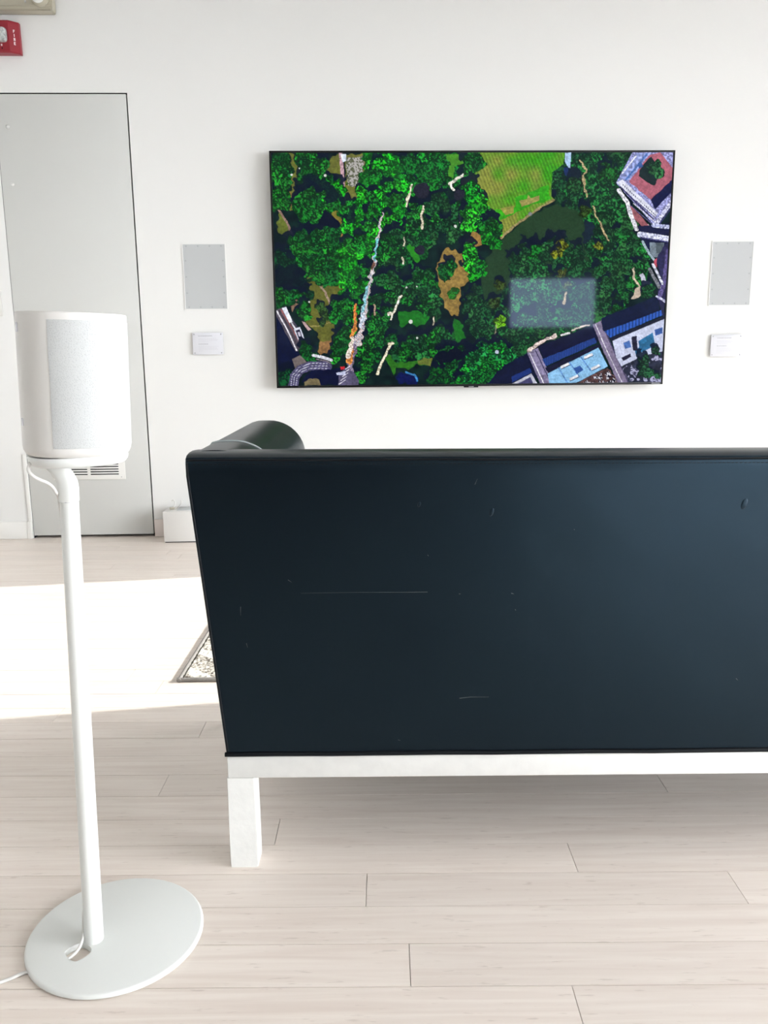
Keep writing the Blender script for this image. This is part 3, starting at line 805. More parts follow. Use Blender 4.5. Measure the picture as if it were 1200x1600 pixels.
line(Rz([(1040, 840), (1090, 870)]), 3, (190, 190, 220), 3, .3)
scatter(Rz([(990, 790), (1050, 800), (1030, 850), (985, 840)]), 5, 6, 9, [(30, 92, 44)], DK, seed=30)

IMG = np.clip(IMG * (.9 + .2 * N2[..., None]), 0, 255)
EMI_S = IMG / 255.0
EMI_L = np.where(EMI_S <= .04045, EMI_S / 12.92, ((EMI_S + .055) / 1.055) ** 2.4)

# ------------------------------------------------------------------ television
TU0, TU1, TZ0, TZ1 = -.5093, 1.3565, .7295, 1.7955
tv = tag(on_wall('television', (TU0 + TU1) / 2, TZ0, 0.0), 'large flat wall-mounted television showing an aerial view of a park', 'television')
TW, TH_ = TU1 - TU0, TZ1 - TZ0
obj('back_cover', nbox(-TW / 2 + .012, TW / 2 - .012, -.052, -.022, .014, TH_ - .014, bev=.006), M['black_metal'], tv, smooth=30)
obj('wall_bracket', nbox(-.32, .32, -.023, 0, .3, .75, bev=.003), M['black_metal'], tv, smooth=30)
BZ, BB = .0085, .0105
bm = bmesh.new()
box(bm, -TW / 2, -TW / 2 + BZ, -.064, -.05, 0, TH_, bev=.0012)
box(bm, TW / 2 - BZ, TW / 2, -.064, -.05, 0, TH_, bev=.0012)
box(bm, -TW / 2, TW / 2, -.064, -.05, TH_ - BZ, TH_, bev=.0012)
box(bm, -TW / 2, TW / 2, -.064, -.05, 0, BB, bev=.0012)
obj('bezel', bm, M['black_metal'], tv, smooth=30)
bm = nbox(-.035, .035, -.064, -.05, -.006, .002, bev=.0015)
sen = obj('sensor_bar', bm, M['black_metal'], tv, smooth=30)
obj('badge', nbox(-.012, .012, -.0652, -.0635, -.0045, .0005, bev=.0004), M['steel'], sen, smooth=30)
obj('badge', nbox(TW / 2 - .055, TW / 2 - .014, -.0648, -.0636, .0035, .0065), M['steel'], tv)

sx0, sx1, sz0, sz1 = -TW / 2 + BZ, TW / 2 - BZ, BB, TH_ - BZ
X = sx0 + uu * (sx1 - sx0); Z = sz1 - vv * (sz1 - sz0)
co = np.stack([X, np.full_like(X, -.0605), Z], -1).reshape(-1, 3)
idx = np.arange(NX * NY).reshape(NY, NX)
quads = np.stack([idx[:-1, :-1], idx[1:, :-1], idx[1:, 1:], idx[:-1, 1:]], -1).reshape(-1, 4)
me = bpy.data.meshes.new('screen')
me.vertices.add(len(co)); me.vertices.foreach_set('co', co.ravel())
me.loops.add(quads.size); me.loops.foreach_set('vertex_index', quads.ravel())
me.polygons.add(len(quads)); me.polygons.foreach_set('loop_start', np.arange(0, quads.size, 4))
me.update(calc_edges=True)
ca = me.color_attributes.new('picture', 'FLOAT_COLOR', 'POINT')
ca.data.foreach_set('color', np.concatenate([EMI_L.reshape(-1, 3), np.ones((NX * NY, 1))], 1).ravel())
m = bpy.data.materials.new('lit_screen'); m.use_nodes = True
nt = m.node_tree; b = nt.nodes['Principled BSDF']
at = nt.nodes.new('ShaderNodeVertexColor'); at.layer_name = 'picture'
b.inputs['Base Color'].default_value = (.004, .004, .005, 1)
b.inputs['Roughness'].default_value = .04
b.inputs['Specular IOR Level'].default_value = .13
b.inputs['Specular Tint'].default_value = (.55, .72, 1.0, 1)
nt.links.new(at.outputs[0], b.inputs['Emission Color'])
b.inputs['Emission Strength'].default_value = 1.0 * 2 ** (-EXPO)
me.materials.append(m)
scr = bpy.data.objects.new('screen', me); col.objects.link(scr); scr.parent = tv
tag(scr, 'lit screen with aerial view of trees, lake, lawn and rooftops')

# ------------------------------------------------------------------ in-wall speaker panels and plaques
def wall_panel(u0, u1, z0, z1, label):
    p = tag(on_wall('wall_speaker_panel', (u0 + u1) / 2, z0), label, 'wall speaker', 'grey wall speaker covers either side of the television')
    w_, h_ = u1 - u0, z1 - z0
    bm = bmesh.new()
    box(bm, -w_ / 2 - .004, -w_ / 2, -.004, 0, -.004, h_ + .004)
    box(bm, w_ / 2, w_ / 2 + .004, -.004, 0, -.004, h_ + .004)
    box(bm, -w_ / 2, w_ / 2, -.004, 0, -.004, 0)
    box(bm, -w_ / 2, w_ / 2, -.004, 0, h_, h_ + .004)
    obj('rim', bm, M['wall'], p)
    obj('cover', nbox(-w_ / 2, w_ / 2, -.0028, 0, 0, h_), M['grey_cover'], p)
    pts = [(-w_ / 2 + .016 + k * (w_ - .032) / 3, zz) for k in range(4) for zz in (.008, h_ - .008)]
    pts += [(xx, h_ * k / 4) for k in (1, 2, 3) for xx in (-w_ / 2 + .01, w_ / 2 - .01)]
    dot = None
    for (a, c_) in pts:
        if dot is None:
            bm = lathe(bmesh.new(), [(.004, 0), (.004, .0003), (.002, .0005)], 12)
            o = dot = obj('magnet', bm, M['magnet'], p)
        else:
            o = dot.copy(); col.objects.link(o)
        o.rotation_euler = (PI / 2, 0, 0); o.location = (a, -.0028, c_)
    return p


wall_panel(-.933, -.738, 1.104, 1.398, 'grey rectangular wall speaker cover between the door and the television')
wall_panel(1.585, 1.782, 1.104, 1.398, 'grey rectangular wall speaker cover right of the television')


def plaque(u0, u1, z0, z1, label, dark):
    p = tag(on_wall('wall_plaque', (u0 + u1) / 2, z0), label, 'plaque', 'small text plaques under the wall speakers')
    w_, h_ = u1 - u0, z1 - z0
    obj('plate', nbox(-w_ / 2, w_ / 2, -.014, -.009, 0, h_, bev=.0008), M['acrylic'], p, smooth=30)
    for sx in (-1, 1):
        for zz in (.008, h_ - .008):
            o = obj('standoff', lathe(bmesh.new(), [(.0026, 0), (.0026, .0148), (.0022, .0155)], 12), M['steel'], p, smooth=40)
            o.rotation_euler = (PI / 2, 0, 0); o.location = (sx * (w_ / 2 - .009), 0, zz)
    # two headings, each over a short paragraph, too small to read
    rows = [(.86, .46, 1), (.735, .58, 0), (.69, .64, 0), (.645, .62, 0), (.585, .34, 0), (.49, .32, 1), (.385, .66, 0), (.335, .60, 0), (.285, .62, 0), (.235, .64, 0), (.175, .14, 0)]
    for (fz, fw, hd) in rows:
        bm = bmesh.new()
        x = -w_ / 2 + w_ * .19; xe = x + w_ * fw
        t = .0021 if hd else .0012
        while x < xe:
            l = random.uniform(.004, .012)
            box(bm, x, min(x + l, xe), -.01415, -.0139, h_ * fz - t, h_ * fz)
            x += l + .0012
        obj('text_line', bm, M['ink'] if hd else M['ink_light'], p)
    return p


plaque(-.908, -.763, .890, .993, 'small white text plaque under the speaker cover left of the television', True)
plaque(1.602, 1.757, .859, .963, 'small white text plaque under the speaker cover right of the television', False)

# ------------------------------------------------------------------ fire alarm, emergency light, switch
al = tag(on_wall('fire_alarm', -1.668, 2.208), 'red fire alarm strobe with white lettering high above the door', 'fire alarm')
bm = bmesh.new()
prof = [(-.070, 0), (-.070, -.018), (-.034, -.050), (.034, -.050), (.070, -.018), (.070, 0)]
loft(bm, [[(x * s_, y * s2, z) for x, y in prof] for z, s_, s2 in ((.001, 1, .82), (.006, 1, .98), (.125, .985, 1), (.131, .98, .94))])
obj('housing', bm, M['red'], al)
bm = bmesh.new()
n = 20
rr = lambda a, w_, h_, e: (w_ * abs(math.cos(a)) ** e * (1 if math.cos(a) >= 0 else -1), h_ * abs(math.sin(a)) ** e * (1 if math.sin(a) >= 0 else -1))
rings = []
for dp, s_ in ((0, 1), (.01, 1), (.018, .92), (.023, .7), (.024, .3)):
    rings.append([(rr(2 * PI * k / n, .027 * s_, .030 * s_, .45)[0], -.0495 - dp, .07 + rr(2 * PI * k / n, .027 * s_, .030 * s_, .45)[1]) for k in range(n)])
loft(bm, rings)
lens_m = mat('strobe_lens', lin(176, 180, 178), 0.12, 0.9, noise=(110, 0.95), bump=(120, 1.0))  # strong light and dark speckle in the colour imitates the lens's sparkle
obj('strobe_lens', bm, lens_m, al, smooth=30)
obj('indicator', nbox(-.003, .003, -.0515, -.0495, .026, .034, bev=.001), M['letter'], al, smooth=30)
obj('sensor_hole', lathe(bmesh.new(), [(.003, 0), (.003, .0006)], 10), M['dark'], al).matrix_local = Matrix.Translation((.001, -.0500, .017)) @ Matrix.Rotation(PI / 2, 4, 'X')
# FIRE, upright letters stacked on the slanted right cheek: strokes in a 3 x 5 unit cell
strokes = {'F': [(0, 0, 1, 5), (1, 4, 3, 5), (1, 2, 2.5, 3)], 'I': [(1, 0, 2, 5)], 'R': [(0, 0, 1, 5), (1, 4, 3, 5), (2, 2, 3, 4), (1, 2, 2, 3), (2, 0, 3, 2)], 'E': [(0, 0, 1, 5), (1, 4, 3, 5), (1, 2, 2.5, 3), (1, 0, 3, 1)]}
cheek = math.atan2(.032, .036)
LM = Matrix.Translation((.052, -.0345, 0)) @ Matrix.Rotation(cheek, 4, 'Z')
for i, ch in enumerate('FIRE'):
    bm = bmesh.new(); c_ = .0024
    for (a, b0, c1, d1) in strokes[ch]:
        box(bm, (a - 1.5) * c_, (c1 - 1.5) * c_, -.0006, .0008, b0 * c_, d1 * c_)
    o = obj('letter', bm, M['letter'], al)
    o.matrix_local = LM @ Matrix.Translation((0, -.0004, .084 - i * .0165))

em = tag(on_wall('emergency_light', -1.60, 2.376), 'beige emergency light box with round lamp above the fire alarm', 'light')
bm = bmesh.new()
loft(bm, [[(x * s_, y, z) for x, y in ((-.165, 0), (-.165, -.055), (.165, -.055), (.165, 0))] for z, s_ in ((.0, .985), (.006, 1.0), (.14, 1.0))])
bmesh.ops.bevel(bm, geom=bm.edges[:], offset=.005, segments=2, affect='EDGES')
obj('housing', bm, M['beige'], em, smooth=30)
obj('seam_lip', nbox(-.163, .163, -.060, -.054, .016, .020, bev=.001), M['beige'], em, smooth=30)
obj('test_panel', nbox(.048, .056, -.0575, -.054, .030, .075, bev=.001), M['grey_cover'], em, smooth=30)
for sx in (-1, 1):
    lamp = obj('lamp_socket', lathe(bmesh.new(), [(.036, 0), (.036, .012), (.032, .03), (.02, .036)], 24), M['beige'], em, smooth=40)
    lamp.rotation_euler = (PI / 2, 0, 0); lamp.location = (sx * .118, -.054, .046)
    obj('lamp_lens', lathe(bmesh.new(), [(.030, .034), (.026, .046), (.014, .054), (.002, .056)], 24), M['lamp_glass'], lamp, smooth=60)

sw = tag(on_wall('light_switch', -1.829, 1.077), 'white wall switch plate left of the door', 'switch')
obj('plate', nbox(-.037, .037, -.006, 0, 0, .115, bev=.002), M['white_plastic'], sw, smooth=30)
obj('rocker', nbox(-.016, .016, -.0095, -.005, .024, .091, bev=.0015), M['white_plastic'], sw, smooth=30)

# ------------------------------------------------------------------ white box by the wall
bxo = tag(empty('cable_box', (-.985, 3.93, 0), PS), 'low white box with loose white cables on top, by the wall', 'box')
obj('body', nbox(-.079, .079, -.067, .068, .004, .152, bev=.003), M['white_plastic'], bxo, smooth=30)
obj('base', nbox(-.075, .075, -.063, .064, 0, .005), M['dark'], bxo)  # dark slab standing in for the shadow under the box
obj('top_panel', nbox(-.02, .07, -.035, .05, .151, .1545, bev=.001), M['grey_cover'], bxo, smooth=30)
obj('cable', tube(bmesh.new(), spline([(-.045, .0, .152), (-.038, -.006, .165), (-.03, -.004, .182), (-.04, .006, .196), (-.05, .012, .192)]), .0028, 8), M['white_plastic'], bxo, smooth=60)
obj('cable', tube(bmesh.new(), spline([(-.030, .02, .152), (-.012, .012, .168), (-.002, .012, .186), (-.008, .02, .192)]), .0026, 8), M['white_plastic'], bxo, smooth=60)
obj('plug', nbox(-.058, -.034, -.012, .002, .152, .162, bev=.003), M['beige'], bxo, smooth=30)

# ------------------------------------------------------------------ sofa
SX0, SX1 = -.3155, 1.60
FL = .042                      # the sides flare outward towards the top
sofa = tag(empty('sofa', (0, 0, 0), 0), 'black leather sofa seen from behind, on white painted wooden legs', 'sofa')
back_prof = [(1.3035, .212), (1.3030, .222), (1.3015, .352), (1.3000, .484), (1.2975, .616), (1.2955, .7000), (1.2955, .7200), (1.2985, .7285), (1.306, .7325), (1.322, .7348), (1.345, .7352), (1.37, .7335), (1.395, .729), (1.42, .719), (1.442, .702), (1.456, .67), (1.462, .60), (1.475, .45), (1.49, .33), (1.495, .212)]


def flare(z): return FL * (1 - min(1.0, max(0.0, (z - .212) / (.700 - .212))))


def sag(x, z): return -.0055 * (x + .3) * max(0, z - .212) / .52


def back_ring(x, inset=0.0, side=0):
    cy = sum(p[0] for p in back_prof) / len(back_prof); cz = .48
    r = []
    for y, z in back_prof:
        y2, z2 = y + (cy - y) * inset * 2.2, z + (cz - z) * inset
        x2 = x + (flare(z2) if side < 0 else (-flare(z2) if side > 0 else 0))
        r.append((x2, y2, z2 + sag(x2, z2)))
    return r


bm = bmesh.new()
loft(bm, [back_ring(SX0 + .0, .007, -1), back_ring(SX0 + .0015, .002, -1), back_ring(SX0 + .006, 0, -1)] + [back_ring(x, 0) for x in (-.2, .1, .4, .7, 1.0, 1.3, 1.48)] +
     [back_ring(SX1 - .006, 0, 1), back_ring(SX1 - .0015, .002, 1), back_ring(SX1, .007, 1)])
back = obj('backrest', bm, M['leather'], sofa, smooth=32)
# welt down the left and right edge, along the foot and the top seam of the back
for xe, sd_ in ((SX0 + .003, 1), (SX1 - .003, -1)):
    obj('welt', tube(bmesh.new(), [(xe + sd_ * flare(z), y - .0003, z + sag(xe, z)) for y, z in back_prof[1:7]], .0018, 8), M['welt'], back, smooth=60)
bx0, bx1 = SX0 + FL - .003, SX1 - FL + .003
obj('welt', tube(bmesh.new(), [(bx0 + k * (bx1 - bx0) / 20, 1.3030, .2155 + .0006 * math.sin(k * 2.1)) for k in range(21)], .0042, 8), M['welt'], back, smooth=60)
obj('top_seam', tube(bmesh.new(), [(SX0 + .004 + k * (SX1 - SX0 - .008) / 24, 1.2960, .7245 + sag(SX0 + k * (SX1 - SX0) / 24, .7245) + .0005 * math.sin(k * 1.7)) for k in range(25)], .0017, 8), M['welt'], back, smooth=60)
bm = bmesh.new()
x = SX0 + .012
while x < SX1 - .012:
    dz = sag(x, .72)
    box(bm, x, x + .0042, 1.2950, 1.2965, .7172 + dz, .7184 + dz)
    x += .0068
st = obj('stitching', bm, M['thread'], back); tag(st, kind='stuff')


def back_pt(x, z, off=.0):
    for (ya, za), (yb, zb) in zip(back_prof, back_prof[1:]):
        if za <= z <= zb:
            t = (z - za) / (zb - za)
            return Vector((x, ya + (yb - ya) * t - off, z))
    return Vector((x, 1.2955, z))


def px_to_back(px, py):
    """where a mark seen at a picture point lies on the sofa's back"""
    best = None
    d = R_ * ((px - 600) / F_PX) + U_ * ((800 - py) / F_PX) + _f
    for i in range(400):
        y = 1.29 + .018 * i / 399
        p = d * (y / d.y); z = H + p.z
        e = abs(back_pt(0, min(max(z, .215), .725)).y - y)
        if best is None or e < best[0]: best = (e, p.x, z)
    return best[1], best[2]


def scratch(pts, w_):
    P = []
    for q in pts:
        x, z = px_to_back(*q)
        P.append(back_pt(x, z, .0001))
    obj('scratch', tube(bmesh.new(), P, w_, 4, rend=w_ * .3), M['scuff'], back)


scratch([(668, 925), (620, 925.5), (560, 925.5), (470, 927)], .0004)
scratch([(718, 1091), (735, 1089), (764, 1089)], .0006)
scratch([(799, 927), (803, 928)], .0008); scratch([(717, 928), (720, 928)], .0006); scratch([(376, 948), (376, 962)], .0004)
scratch([(385, 1005), (387, 1012)], .0004); scratch([(742, 757), (746, 748)], .0004); scratch([(805, 952), (806, 954)], .0006); scratch([(668, 867), (670, 869)], .0005)
scratch([(897, 827), (898, 828)], .0006); scratch([(450, 906), (456, 910)], .0004); scratch([(622, 1156), (626, 1157)], .0004); scratch([(1150, 1060), (1153, 1063)], .0005)
for (px, py, s_) in ((768, 800, .006), (1163, 787, .008), (655, 788, .004)):
    x, z = px_to_back(px, py); p = back_pt(x, z)
    bm = bmesh.new()
    bmesh.ops.create_uvsphere(bm, u_segments=16, v_segments=8, radius=1, matrix=Matrix.Translation(p) @ Matrix.Rotation(.3, 4, 'Y') @ Matrix.Diagonal((s_ * .6, .0011, s_ * 1.2, 1)))
    obj('pucker', bm, M['leather'], back, smooth=80)


# arms: a flared panel with a rolled top
ARM = [(.0, .700), (.0, .716), (.002, .7265), (.007, .7325), (.018, .7355), (.034, .7362), (.045, .7362)] + [(.045 + .083 * math.sin(t * PI / 24), .6532 + .083 * math.cos(t * PI / 24)) for t in range(1, 13)] + [(.128, .56), (.126, .40), (.122, .212)]


def arm_ring(side, y, ins=0.0, dz=0.0):
    r = []
    pts = [(flare(z), z) for z in (.212, .30, .42, .56)] + ARM
    for a, z in pts:
        a2 = a + (.064 - a) * ins; z2 = z + (.47 - z) * ins + dz * max(0, z - .5) * 4
        x = SX0 + .0012 + a2 if side < 0 else SX1 - .0012 - a2
        r.append((x, y, z2 + sag(x, z2)))
    return r


def arm(side):
    ys = [1.335, 1.38, 1.43, 1.48, 1.55, 1.65, 1.75, 1.85, 1.93]
    rings = [arm_ring(side, y) for y in ys] + [arm_ring(side, 1.955, .004), arm_ring(side, 1.966, .02), arm_ring(side, 1.970, .06)]
    o = obj('armrest', loft(bmesh.new(), rings), M['leather'], sofa, smooth=40)
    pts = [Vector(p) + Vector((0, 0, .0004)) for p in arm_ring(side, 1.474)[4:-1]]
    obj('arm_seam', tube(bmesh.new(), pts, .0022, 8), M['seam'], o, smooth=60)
    return o


arm(-1); arm(1)
# seat and cushions, in front of the back
obj('seat_base', nbox(SX0 + .12, SX1 - .12, 1.42, 1.94, .212, .31, bev=.01), M['leather'], sofa, smooth=40)
cw = (SX1 - SX0 - .264) / 2
for k in range(2):
    obj('seat_cushion', nbox(SX0 + .132 + k * cw + .003, SX0 + .132 + (k + 1) * cw - .003, 1.485, 1.95, .31, .44, bev=.03, seg=4), M['leather'], sofa, smooth=60)
# white frame: four rails and four legs
FX0, FX1 = -.2795, SX1 - .036
fr = [('rail', FX0 + .006, FX1 - .006, 1.304, 1.352, .1705, .2105), ('rail', FX0 + .006, FX1 - .006, 1.88, 1.928, .1705, .2105),
      ('rail', FX0 + .006, FX0 + .054, 1.352, 1.88, .1705, .2105), ('rail', FX1 - .054, FX1 - .006, 1.352, 1.88, .1705, .2105)]
for nme, *c_ in fr:
    obj(nme, nbox(*c_, bev=.0015), M['frame_wood'], sofa, smooth=30)
for lx in (FX0 + .004, FX1 - .052):
    for ly in (1.3035, 1.8805):
        bm = bmesh.new()
        loft(bm, [[(lx + .0, ly, z), (lx + .0475, ly, z), (lx + .0475, ly + .0475, z), (lx, ly + .0475, z)] for z in (0, .012, .06, .1705)])
        bmesh.ops.bevel(bm, geom=[e for e in bm.edges if abs(e.verts[0].co.z - e.verts[1].co.z) > .001], offset=.0015, segments=2, affect='EDGES')
        leg = obj('leg', bm, M['frame_wood'], sofa, smooth=30)

# ------------------------------------------------------------------ rug
rug = tag(empty('rug', (-.578, 2.138, 0), 0), 'grey and cream patterned rug with grey bound edge, beyond the sofa', 'rug')
RW, RL = 2.3, 1.35


def rug_mat():
    m = bpy.data.materials.new('rug_pile'); m.use_nodes = True
    nt = m.node_tree; L = nt.links.new; b = nt.nodes['Principled BSDF']
    g = nt.nodes.new('ShaderNodeNewGeometry')
    n = nt.nodes.new('ShaderNodeTexNoise'); n.inputs['Scale'].default_value = 150; n.inputs['Detail'].default_value = 3
    L(g.outputs['Position'], n.inputs['Vector'])
    r = nt.nodes.new('ShaderNodeValToRGB')
    e = r.color_ramp.elements
    e[0].position = .36; e[0].color = lin(104, 96, 88); e[1].position = .58; e[1].color = lin(198, 193, 182)
    L(n.outputs['Fac'], r.inputs[0])
    mp = nt.nodes.new('ShaderNodeMapping'); mp.inputs['Rotation'].default_value = (0, 0, math.radians(38))
    L(g.outputs['Position'], mp.inputs[0])
    wv = nt.nodes.new('ShaderNodeTexWave'); wv.inputs['Scale'].default_value = 2.6; wv.inputs['Distortion'].default_value = 1.2; wv.inputs['Detail'].default_value = 1
    wv.bands_direction = 'Y'
    L(mp.outputs[0], wv.inputs[0])
    st = nt.nodes.new('ShaderNodeValToRGB'); st.color_ramp.elements[0].position = .80; st.color_ramp.elements[1].position = .86
    L(wv.outputs['Fac'], st.inputs[0])
    mx = nt.nodes.new('ShaderNodeMix'); mx.data_type = 'RGBA'
    L(st.outputs[0], mx.inputs[0]); L(r.outputs[0], mx.inputs[6]); mx.inputs[7].default_value = lin(226, 222, 212)
    L(mx.outputs[2], b.inputs['Base Color']); b.inputs['Roughness'].default_value = .95; b.inputs['Specular IOR Level'].default_value = .1
    return m


M['rug'] = rug_mat()
M['binding'] = mat('rug_binding', lin(140, 136, 131), .85, .15, noise=(250, .15))
rx, ry = 300, 180
g_ = np.random.default_rng(5)
gx, gy = np.meshgrid(np.linspace(.012, RW - .012, rx), np.linspace(.012, RL - .012, ry))
gz = .008 + g_.random(gx.shape) * .005
gz[0, :] = gz[-1, :] = 0.002; gz[:, 0] = gz[:, -1] = 0.002
co = np.stack([gx, gy, gz], -1).reshape(-1, 3)
idx = np.arange(rx * ry).reshape(ry, rx)
q = np.stack([idx[:-1, :-1], idx[:-1, 1:], idx[1:, 1:], idx[1:, :-1]], -1).reshape(-1, 4)
me = bpy.data.meshes.new('pile'); me.from_pydata(co.tolist(), [], q.tolist()); me.materials.append(M['rug'])
o = bpy.data.objects.new('pile', me); col.objects.link(o); o.parent = rug
for (a, b_) in (((0, 0), (RW, 0)), ((RW, 0), (RW, RL)), ((RW, RL), (0, RL)), ((0, RL), (0, 0))):
    pts = [(a[0] + (b_[0] - a[0]) * k / 30, a[1] + (b_[1] - a[1]) * k / 30, .0055) for k in range(31)]
    bm = tube(bmesh.new(), [Vector(p) + Vector((0.007 if a[0] == b_[0] == 0 else (-.007 if a[0] == b_[0] else 0), .007 if a[1] == b_[1] == 0 else (-.007 if a[1] == b_[1] else 0), 0)) for p in pts], .0062, 8)
    for v in bm.verts: v.co.z = max(0.0005, v.co.z)
    obj('binding', bm, M['binding'], rug, smooth=60)

# ------------------------------------------------------------------ speaker stand
BX, BY, BR = -.423, 1.132, .1325
stand = tag(empty('speaker_stand', (BX, BY, 0)), 'white speaker stand with slim pole and round floor plate', 'speaker stand')
n = 96
slot = [(-.486, 1.086), (-.4815, 1.0945), (-.474, 1.1015), (-.466, 1.1045), (-.4555, 1.099), (-.449, 1.0925), (-.4475, 1.085), (-.4505, 1.0775), (-.457, 1.0705), (-.464, 1.0665), (-.4735, 1.0715), (-.481, 1.0785)]
slot = [(x - BX, y - BY) for x, y in slot]
slot = [tuple(v)[:2] for v in spline([Vector((x, y, 0)) for x, y in slot + slot[:1]], 8)][:-1]
bm = bmesh.new()
sc_ = (sum(p[0] for p in slot) / len(slot), sum(p[1] for p in slot) / len(slot))
ns = len(slot)
ang = [math.atan2(p[1] - sc_[1], p[0] - sc_[0]) for p in slot]


def rim(a, r):
    # point of the circle of radius r about the plate's centre in direction a from the slot's centre
    dx, dy = math.cos(a), math.sin(a)
    bq = sc_[0] * dx + sc_[1] * dy; cq = sc_[0] ** 2 + sc_[1] ** 2 - r * r
    t = -bq + math.sqrt(bq * bq - cq)
    return (sc_[0] + t * dx, sc_[1] + t * dy)


rings = [[(x, y, .0005) for x, y in slot], [(x, y, .0085) for x, y in slot], [(x + (x - sc_[0]) * .03, y + (y - sc_[1]) * .03, .0093) for x, y in slot],
         [rim(a, BR - .0042) + (.0095,) for a in ang], [rim(a, BR - .0018) + (.0088,) for a in ang], [rim(a, BR) + (.0065,) for a in ang], [rim(a, BR) + (.003,) for a in ang], [rim(a, BR - .003) + (.0005,) for a in ang]]
rings.append(rings[0])
loft(bm, rings, cap=False)
bmesh.ops.remove_doubles(bm, verts=bm.verts[:], dist=1e-6)
obj('base_plate', bm, M['stand'], stand, smooth=40)
PB = Vector((-.4515 - BX, 1.114 - BY, .009)); PT = Vector((-.4355 - BX, 1.118 - BY, .692))
obj('pole', tube(bmesh.new(), [PB + (PT - PB) * k / 8 for k in range(9)], .0142, 32, rend=.0126), M['stand'], stand, smooth=50)
ax = (PT - PB).normalized()
obj('collar_groove', tube(bmesh.new(), [PT - ax * .0006, PT + ax * .0006], .01305, 32), M['grey_cover'], stand, smooth=50)
# neck: round at the pole, flattened and swept up to the platform
nk = [(PT, .0130, .0130, 0), (PT + ax * .018, .0132, .0132, 0), (PT + ax * .028 + Vector((-.001, 0, 0)), .0130, .0128, .0), (PT + ax * .040 + Vector((-.006, -.004, 0)), .0145, .0115, .0), (PT + ax * .054 + Vector((-.015, -.008, 0)), .0165, .0105, .0), (PT + ax * .066 + Vector((-.023, -.012, 0)), .018, .010, 0)]
rings = []
for p, a, b_, _ in nk:
    rings.append([(p.x + rr(2 * PI * k / 28, a, b_, .8)[0], p.y + rr(2 * PI * k / 28, a, b_, .8)[1], p.z) for k in range(28)])
obj('neck', loft(bmesh.new(), rings), M['stand'], stand, smooth=45)
SC = Vector((-.4175 - BX, 1.118 - BY, 0))
LEAN = math.radians(1.7)
YAW = math.radians(32)


def sup(k, n_, a, b_, e=.9):
    t = 2 * PI * k / n_
    x = a * abs(math.cos(t)) ** e * (1 if math.cos(t) >= 0 else -1)
    y = b_ * abs(math.sin(t)) ** e * (1 if math.sin(t) >= 0 else -1)
    return x * math.cos(YAW) - y * math.sin(YAW), x * math.sin(YAW) + y * math.cos(YAW)


n = 64
rings = []
for z, s_ in ((.745, .86), (.7465, .90), (.751, .945), (.756, .955), (.758, .94)):
    rings.append([(SC.x + sup(k, n, .0680 * s_, .0597 * s_)[0], SC.y + sup(k, n, .0680 * s_, .0597 * s_)[1], z) for k in range(n)])
obj('platform', loft(bmesh.new(), rings), M['stand'], stand, smooth=40)

cord = tag(obj('power_cord', tube(bmesh.new(), spline([(-.462, 1.088, .757), (-.4675, 1.078, .750), (-.4685, 1.074, .741), (-.462, 1.078, .731), (-.4505, 1.090, .721), (-.4478, 1.104, .708), (-.4495, 1.120, .685), (-.4505, 1.126, .60), (-.4565, 1.125, .35), (-.4635, 1.122, .10), (-.4660, 1.117, .045), (-.4650, 1.107, .022), (-.4660, 1.092, .012), (-.4730, 1.080, .0075), (-.484, 1.071, .004)], 8), .0023, 8), M['white_plastic'], smooth=60),
           'thin white power cord running down the stand pole to the floor', 'cord')
obj('floor_run', tube(bmesh.new(), spline([(-.484, 1.071, .004), (-.505, 1.063, .0035), (-.535, 1.051, .0028), (-.56, 1.034, .0028), (-.66, .985, .0028), (-.80, .95, .0028), (-1.1, .93, .0028), (-1.6, 1.0, .0028)], 8), .0025, 8), M['white_plastic'], cord, smooth=60)

# ------------------------------------------------------------------ speaker
spk = tag(empty('speaker', (BX + SC.x, BY + SC.y, .7585)), 'white rounded speaker with fabric-look grille on top of the stand', 'speaker')
spk.rotation_euler = (0, LEAN, 0)
A_, B_, HS = .0695, .0610, .186


def sring(z, s_, n_=96):
    return [sup(k, n_, A_ * s_, B_ * s_) + (z,) for k in range(n_)]


body_r = [sring(0, .90), sring(.0025, .955), sring(.007, .985), sring(.012, 1.0), sring(HS * .5, 1.0), sring(HS - .003, 1.0), sring(HS - .0012, .995), sring(HS - .0003, .985), sring(HS, .965), sring(HS - .001, .5)]
obj('body', loft(bmesh.new(), body_r), M['white_plastic'], spk, smooth=35)


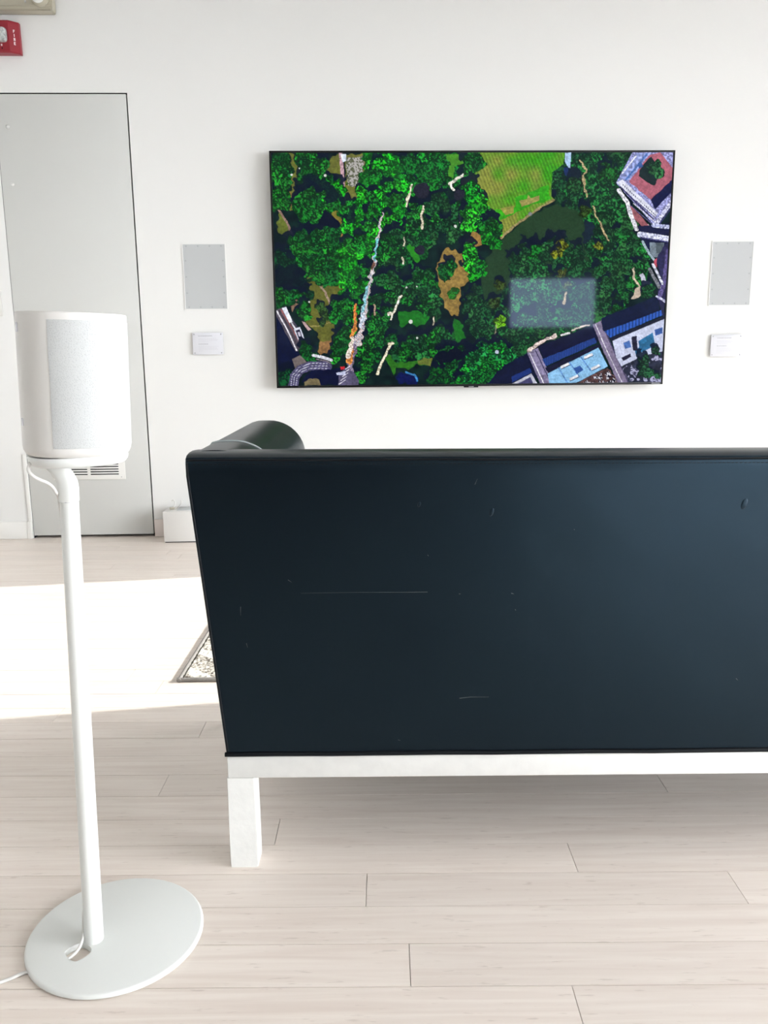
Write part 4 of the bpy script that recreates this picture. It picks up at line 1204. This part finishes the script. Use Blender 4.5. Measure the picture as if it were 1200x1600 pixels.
def grille_mat():
    m = bpy.data.materials.new('speaker_grille'); m.use_nodes = True
    nt = m.node_tree; L = nt.links.new; b = nt.nodes['Principled BSDF']
    tc = nt.nodes.new('ShaderNodeTexCoord')
    v = nt.nodes.new('ShaderNodeTexVoronoi'); v.inputs['Scale'].default_value = 620; v.inputs['Randomness'].default_value = 1.0
    L(tc.outputs['Object'], v.inputs['Vector'])
    r = nt.nodes.new('ShaderNodeValToRGB')
    r.color_ramp.elements[0].position = .12; r.color_ramp.elements[0].color = lin(160, 162, 161)
    r.color_ramp.elements[1].position = .36; r.color_ramp.elements[1].color = lin(188, 189, 187)
    L(v.outputs['Distance'], r.inputs[0]); L(r.outputs[0], b.inputs['Base Color'])
    b.inputs['Roughness'].default_value = .55
    bp = nt.nodes.new('ShaderNodeBump'); bp.inputs['Strength'].default_value = .3; bp.inputs['Distance'].default_value = .0005
    L(v.outputs['Distance'], bp.inputs['Height']); L(bp.outputs[0], b.inputs['Normal'])
    return m


# the grille wraps the front (facing right and away) and stops short of the rear cheek
N_ = 192
k1 = 66
k0 = -k1
bm = bmesh.new()
rings = []
for z, s_ in ((.013, 1.001), (.0135, 1.008), (HS - .0105, 1.008), (HS - .010, 1.001)):
    rings.append([sup(k, N_, A_ * s_, B_ * s_) + (z,) for k in range(k0, k1 + 1)])
loft(bm, rings, cap=False, closed=False)
# close the cut ends so the grille is a thin shell
inner = [[sup(k, N_, A_ * .997, B_ * .997) + (z,) for k in (k0, k1)] for z in (.013, HS - .010)]
for j in range(2):
    e_ = (0, -1)[j]
    vs_ = [bm.verts.new(rings[0][e_]), bm.verts.new(rings[1][e_]), bm.verts.new(rings[2][e_]), bm.verts.new(rings[3][e_]), bm.verts.new(inner[1][j]), bm.verts.new(inner[0][j])]
    bm.faces.new(vs_)
tag(obj('grille', bm, grille_mat(), spk, smooth=30), 'finely perforated pale grey grille')
# small marks on the rear cheek
for (kk, z0, z1) in ((-93, HS - .026, HS - .014), (-93, .040, .050)):
    p = Vector(sup(kk, N_, A_, B_) + (0,)); q_ = Vector(sup(kk + 1, N_, A_, B_) + (0,)); t = (q_ - p).normalized()
    o = obj('button', nbox(-.003, .003, -.0012, .0012, z0, z1, bev=.0005), M['acrylic'], spk, smooth=30)
    o.location = (p.x, p.y, 0); o.rotation_euler = (0, 0, math.atan2(t.y, t.x))
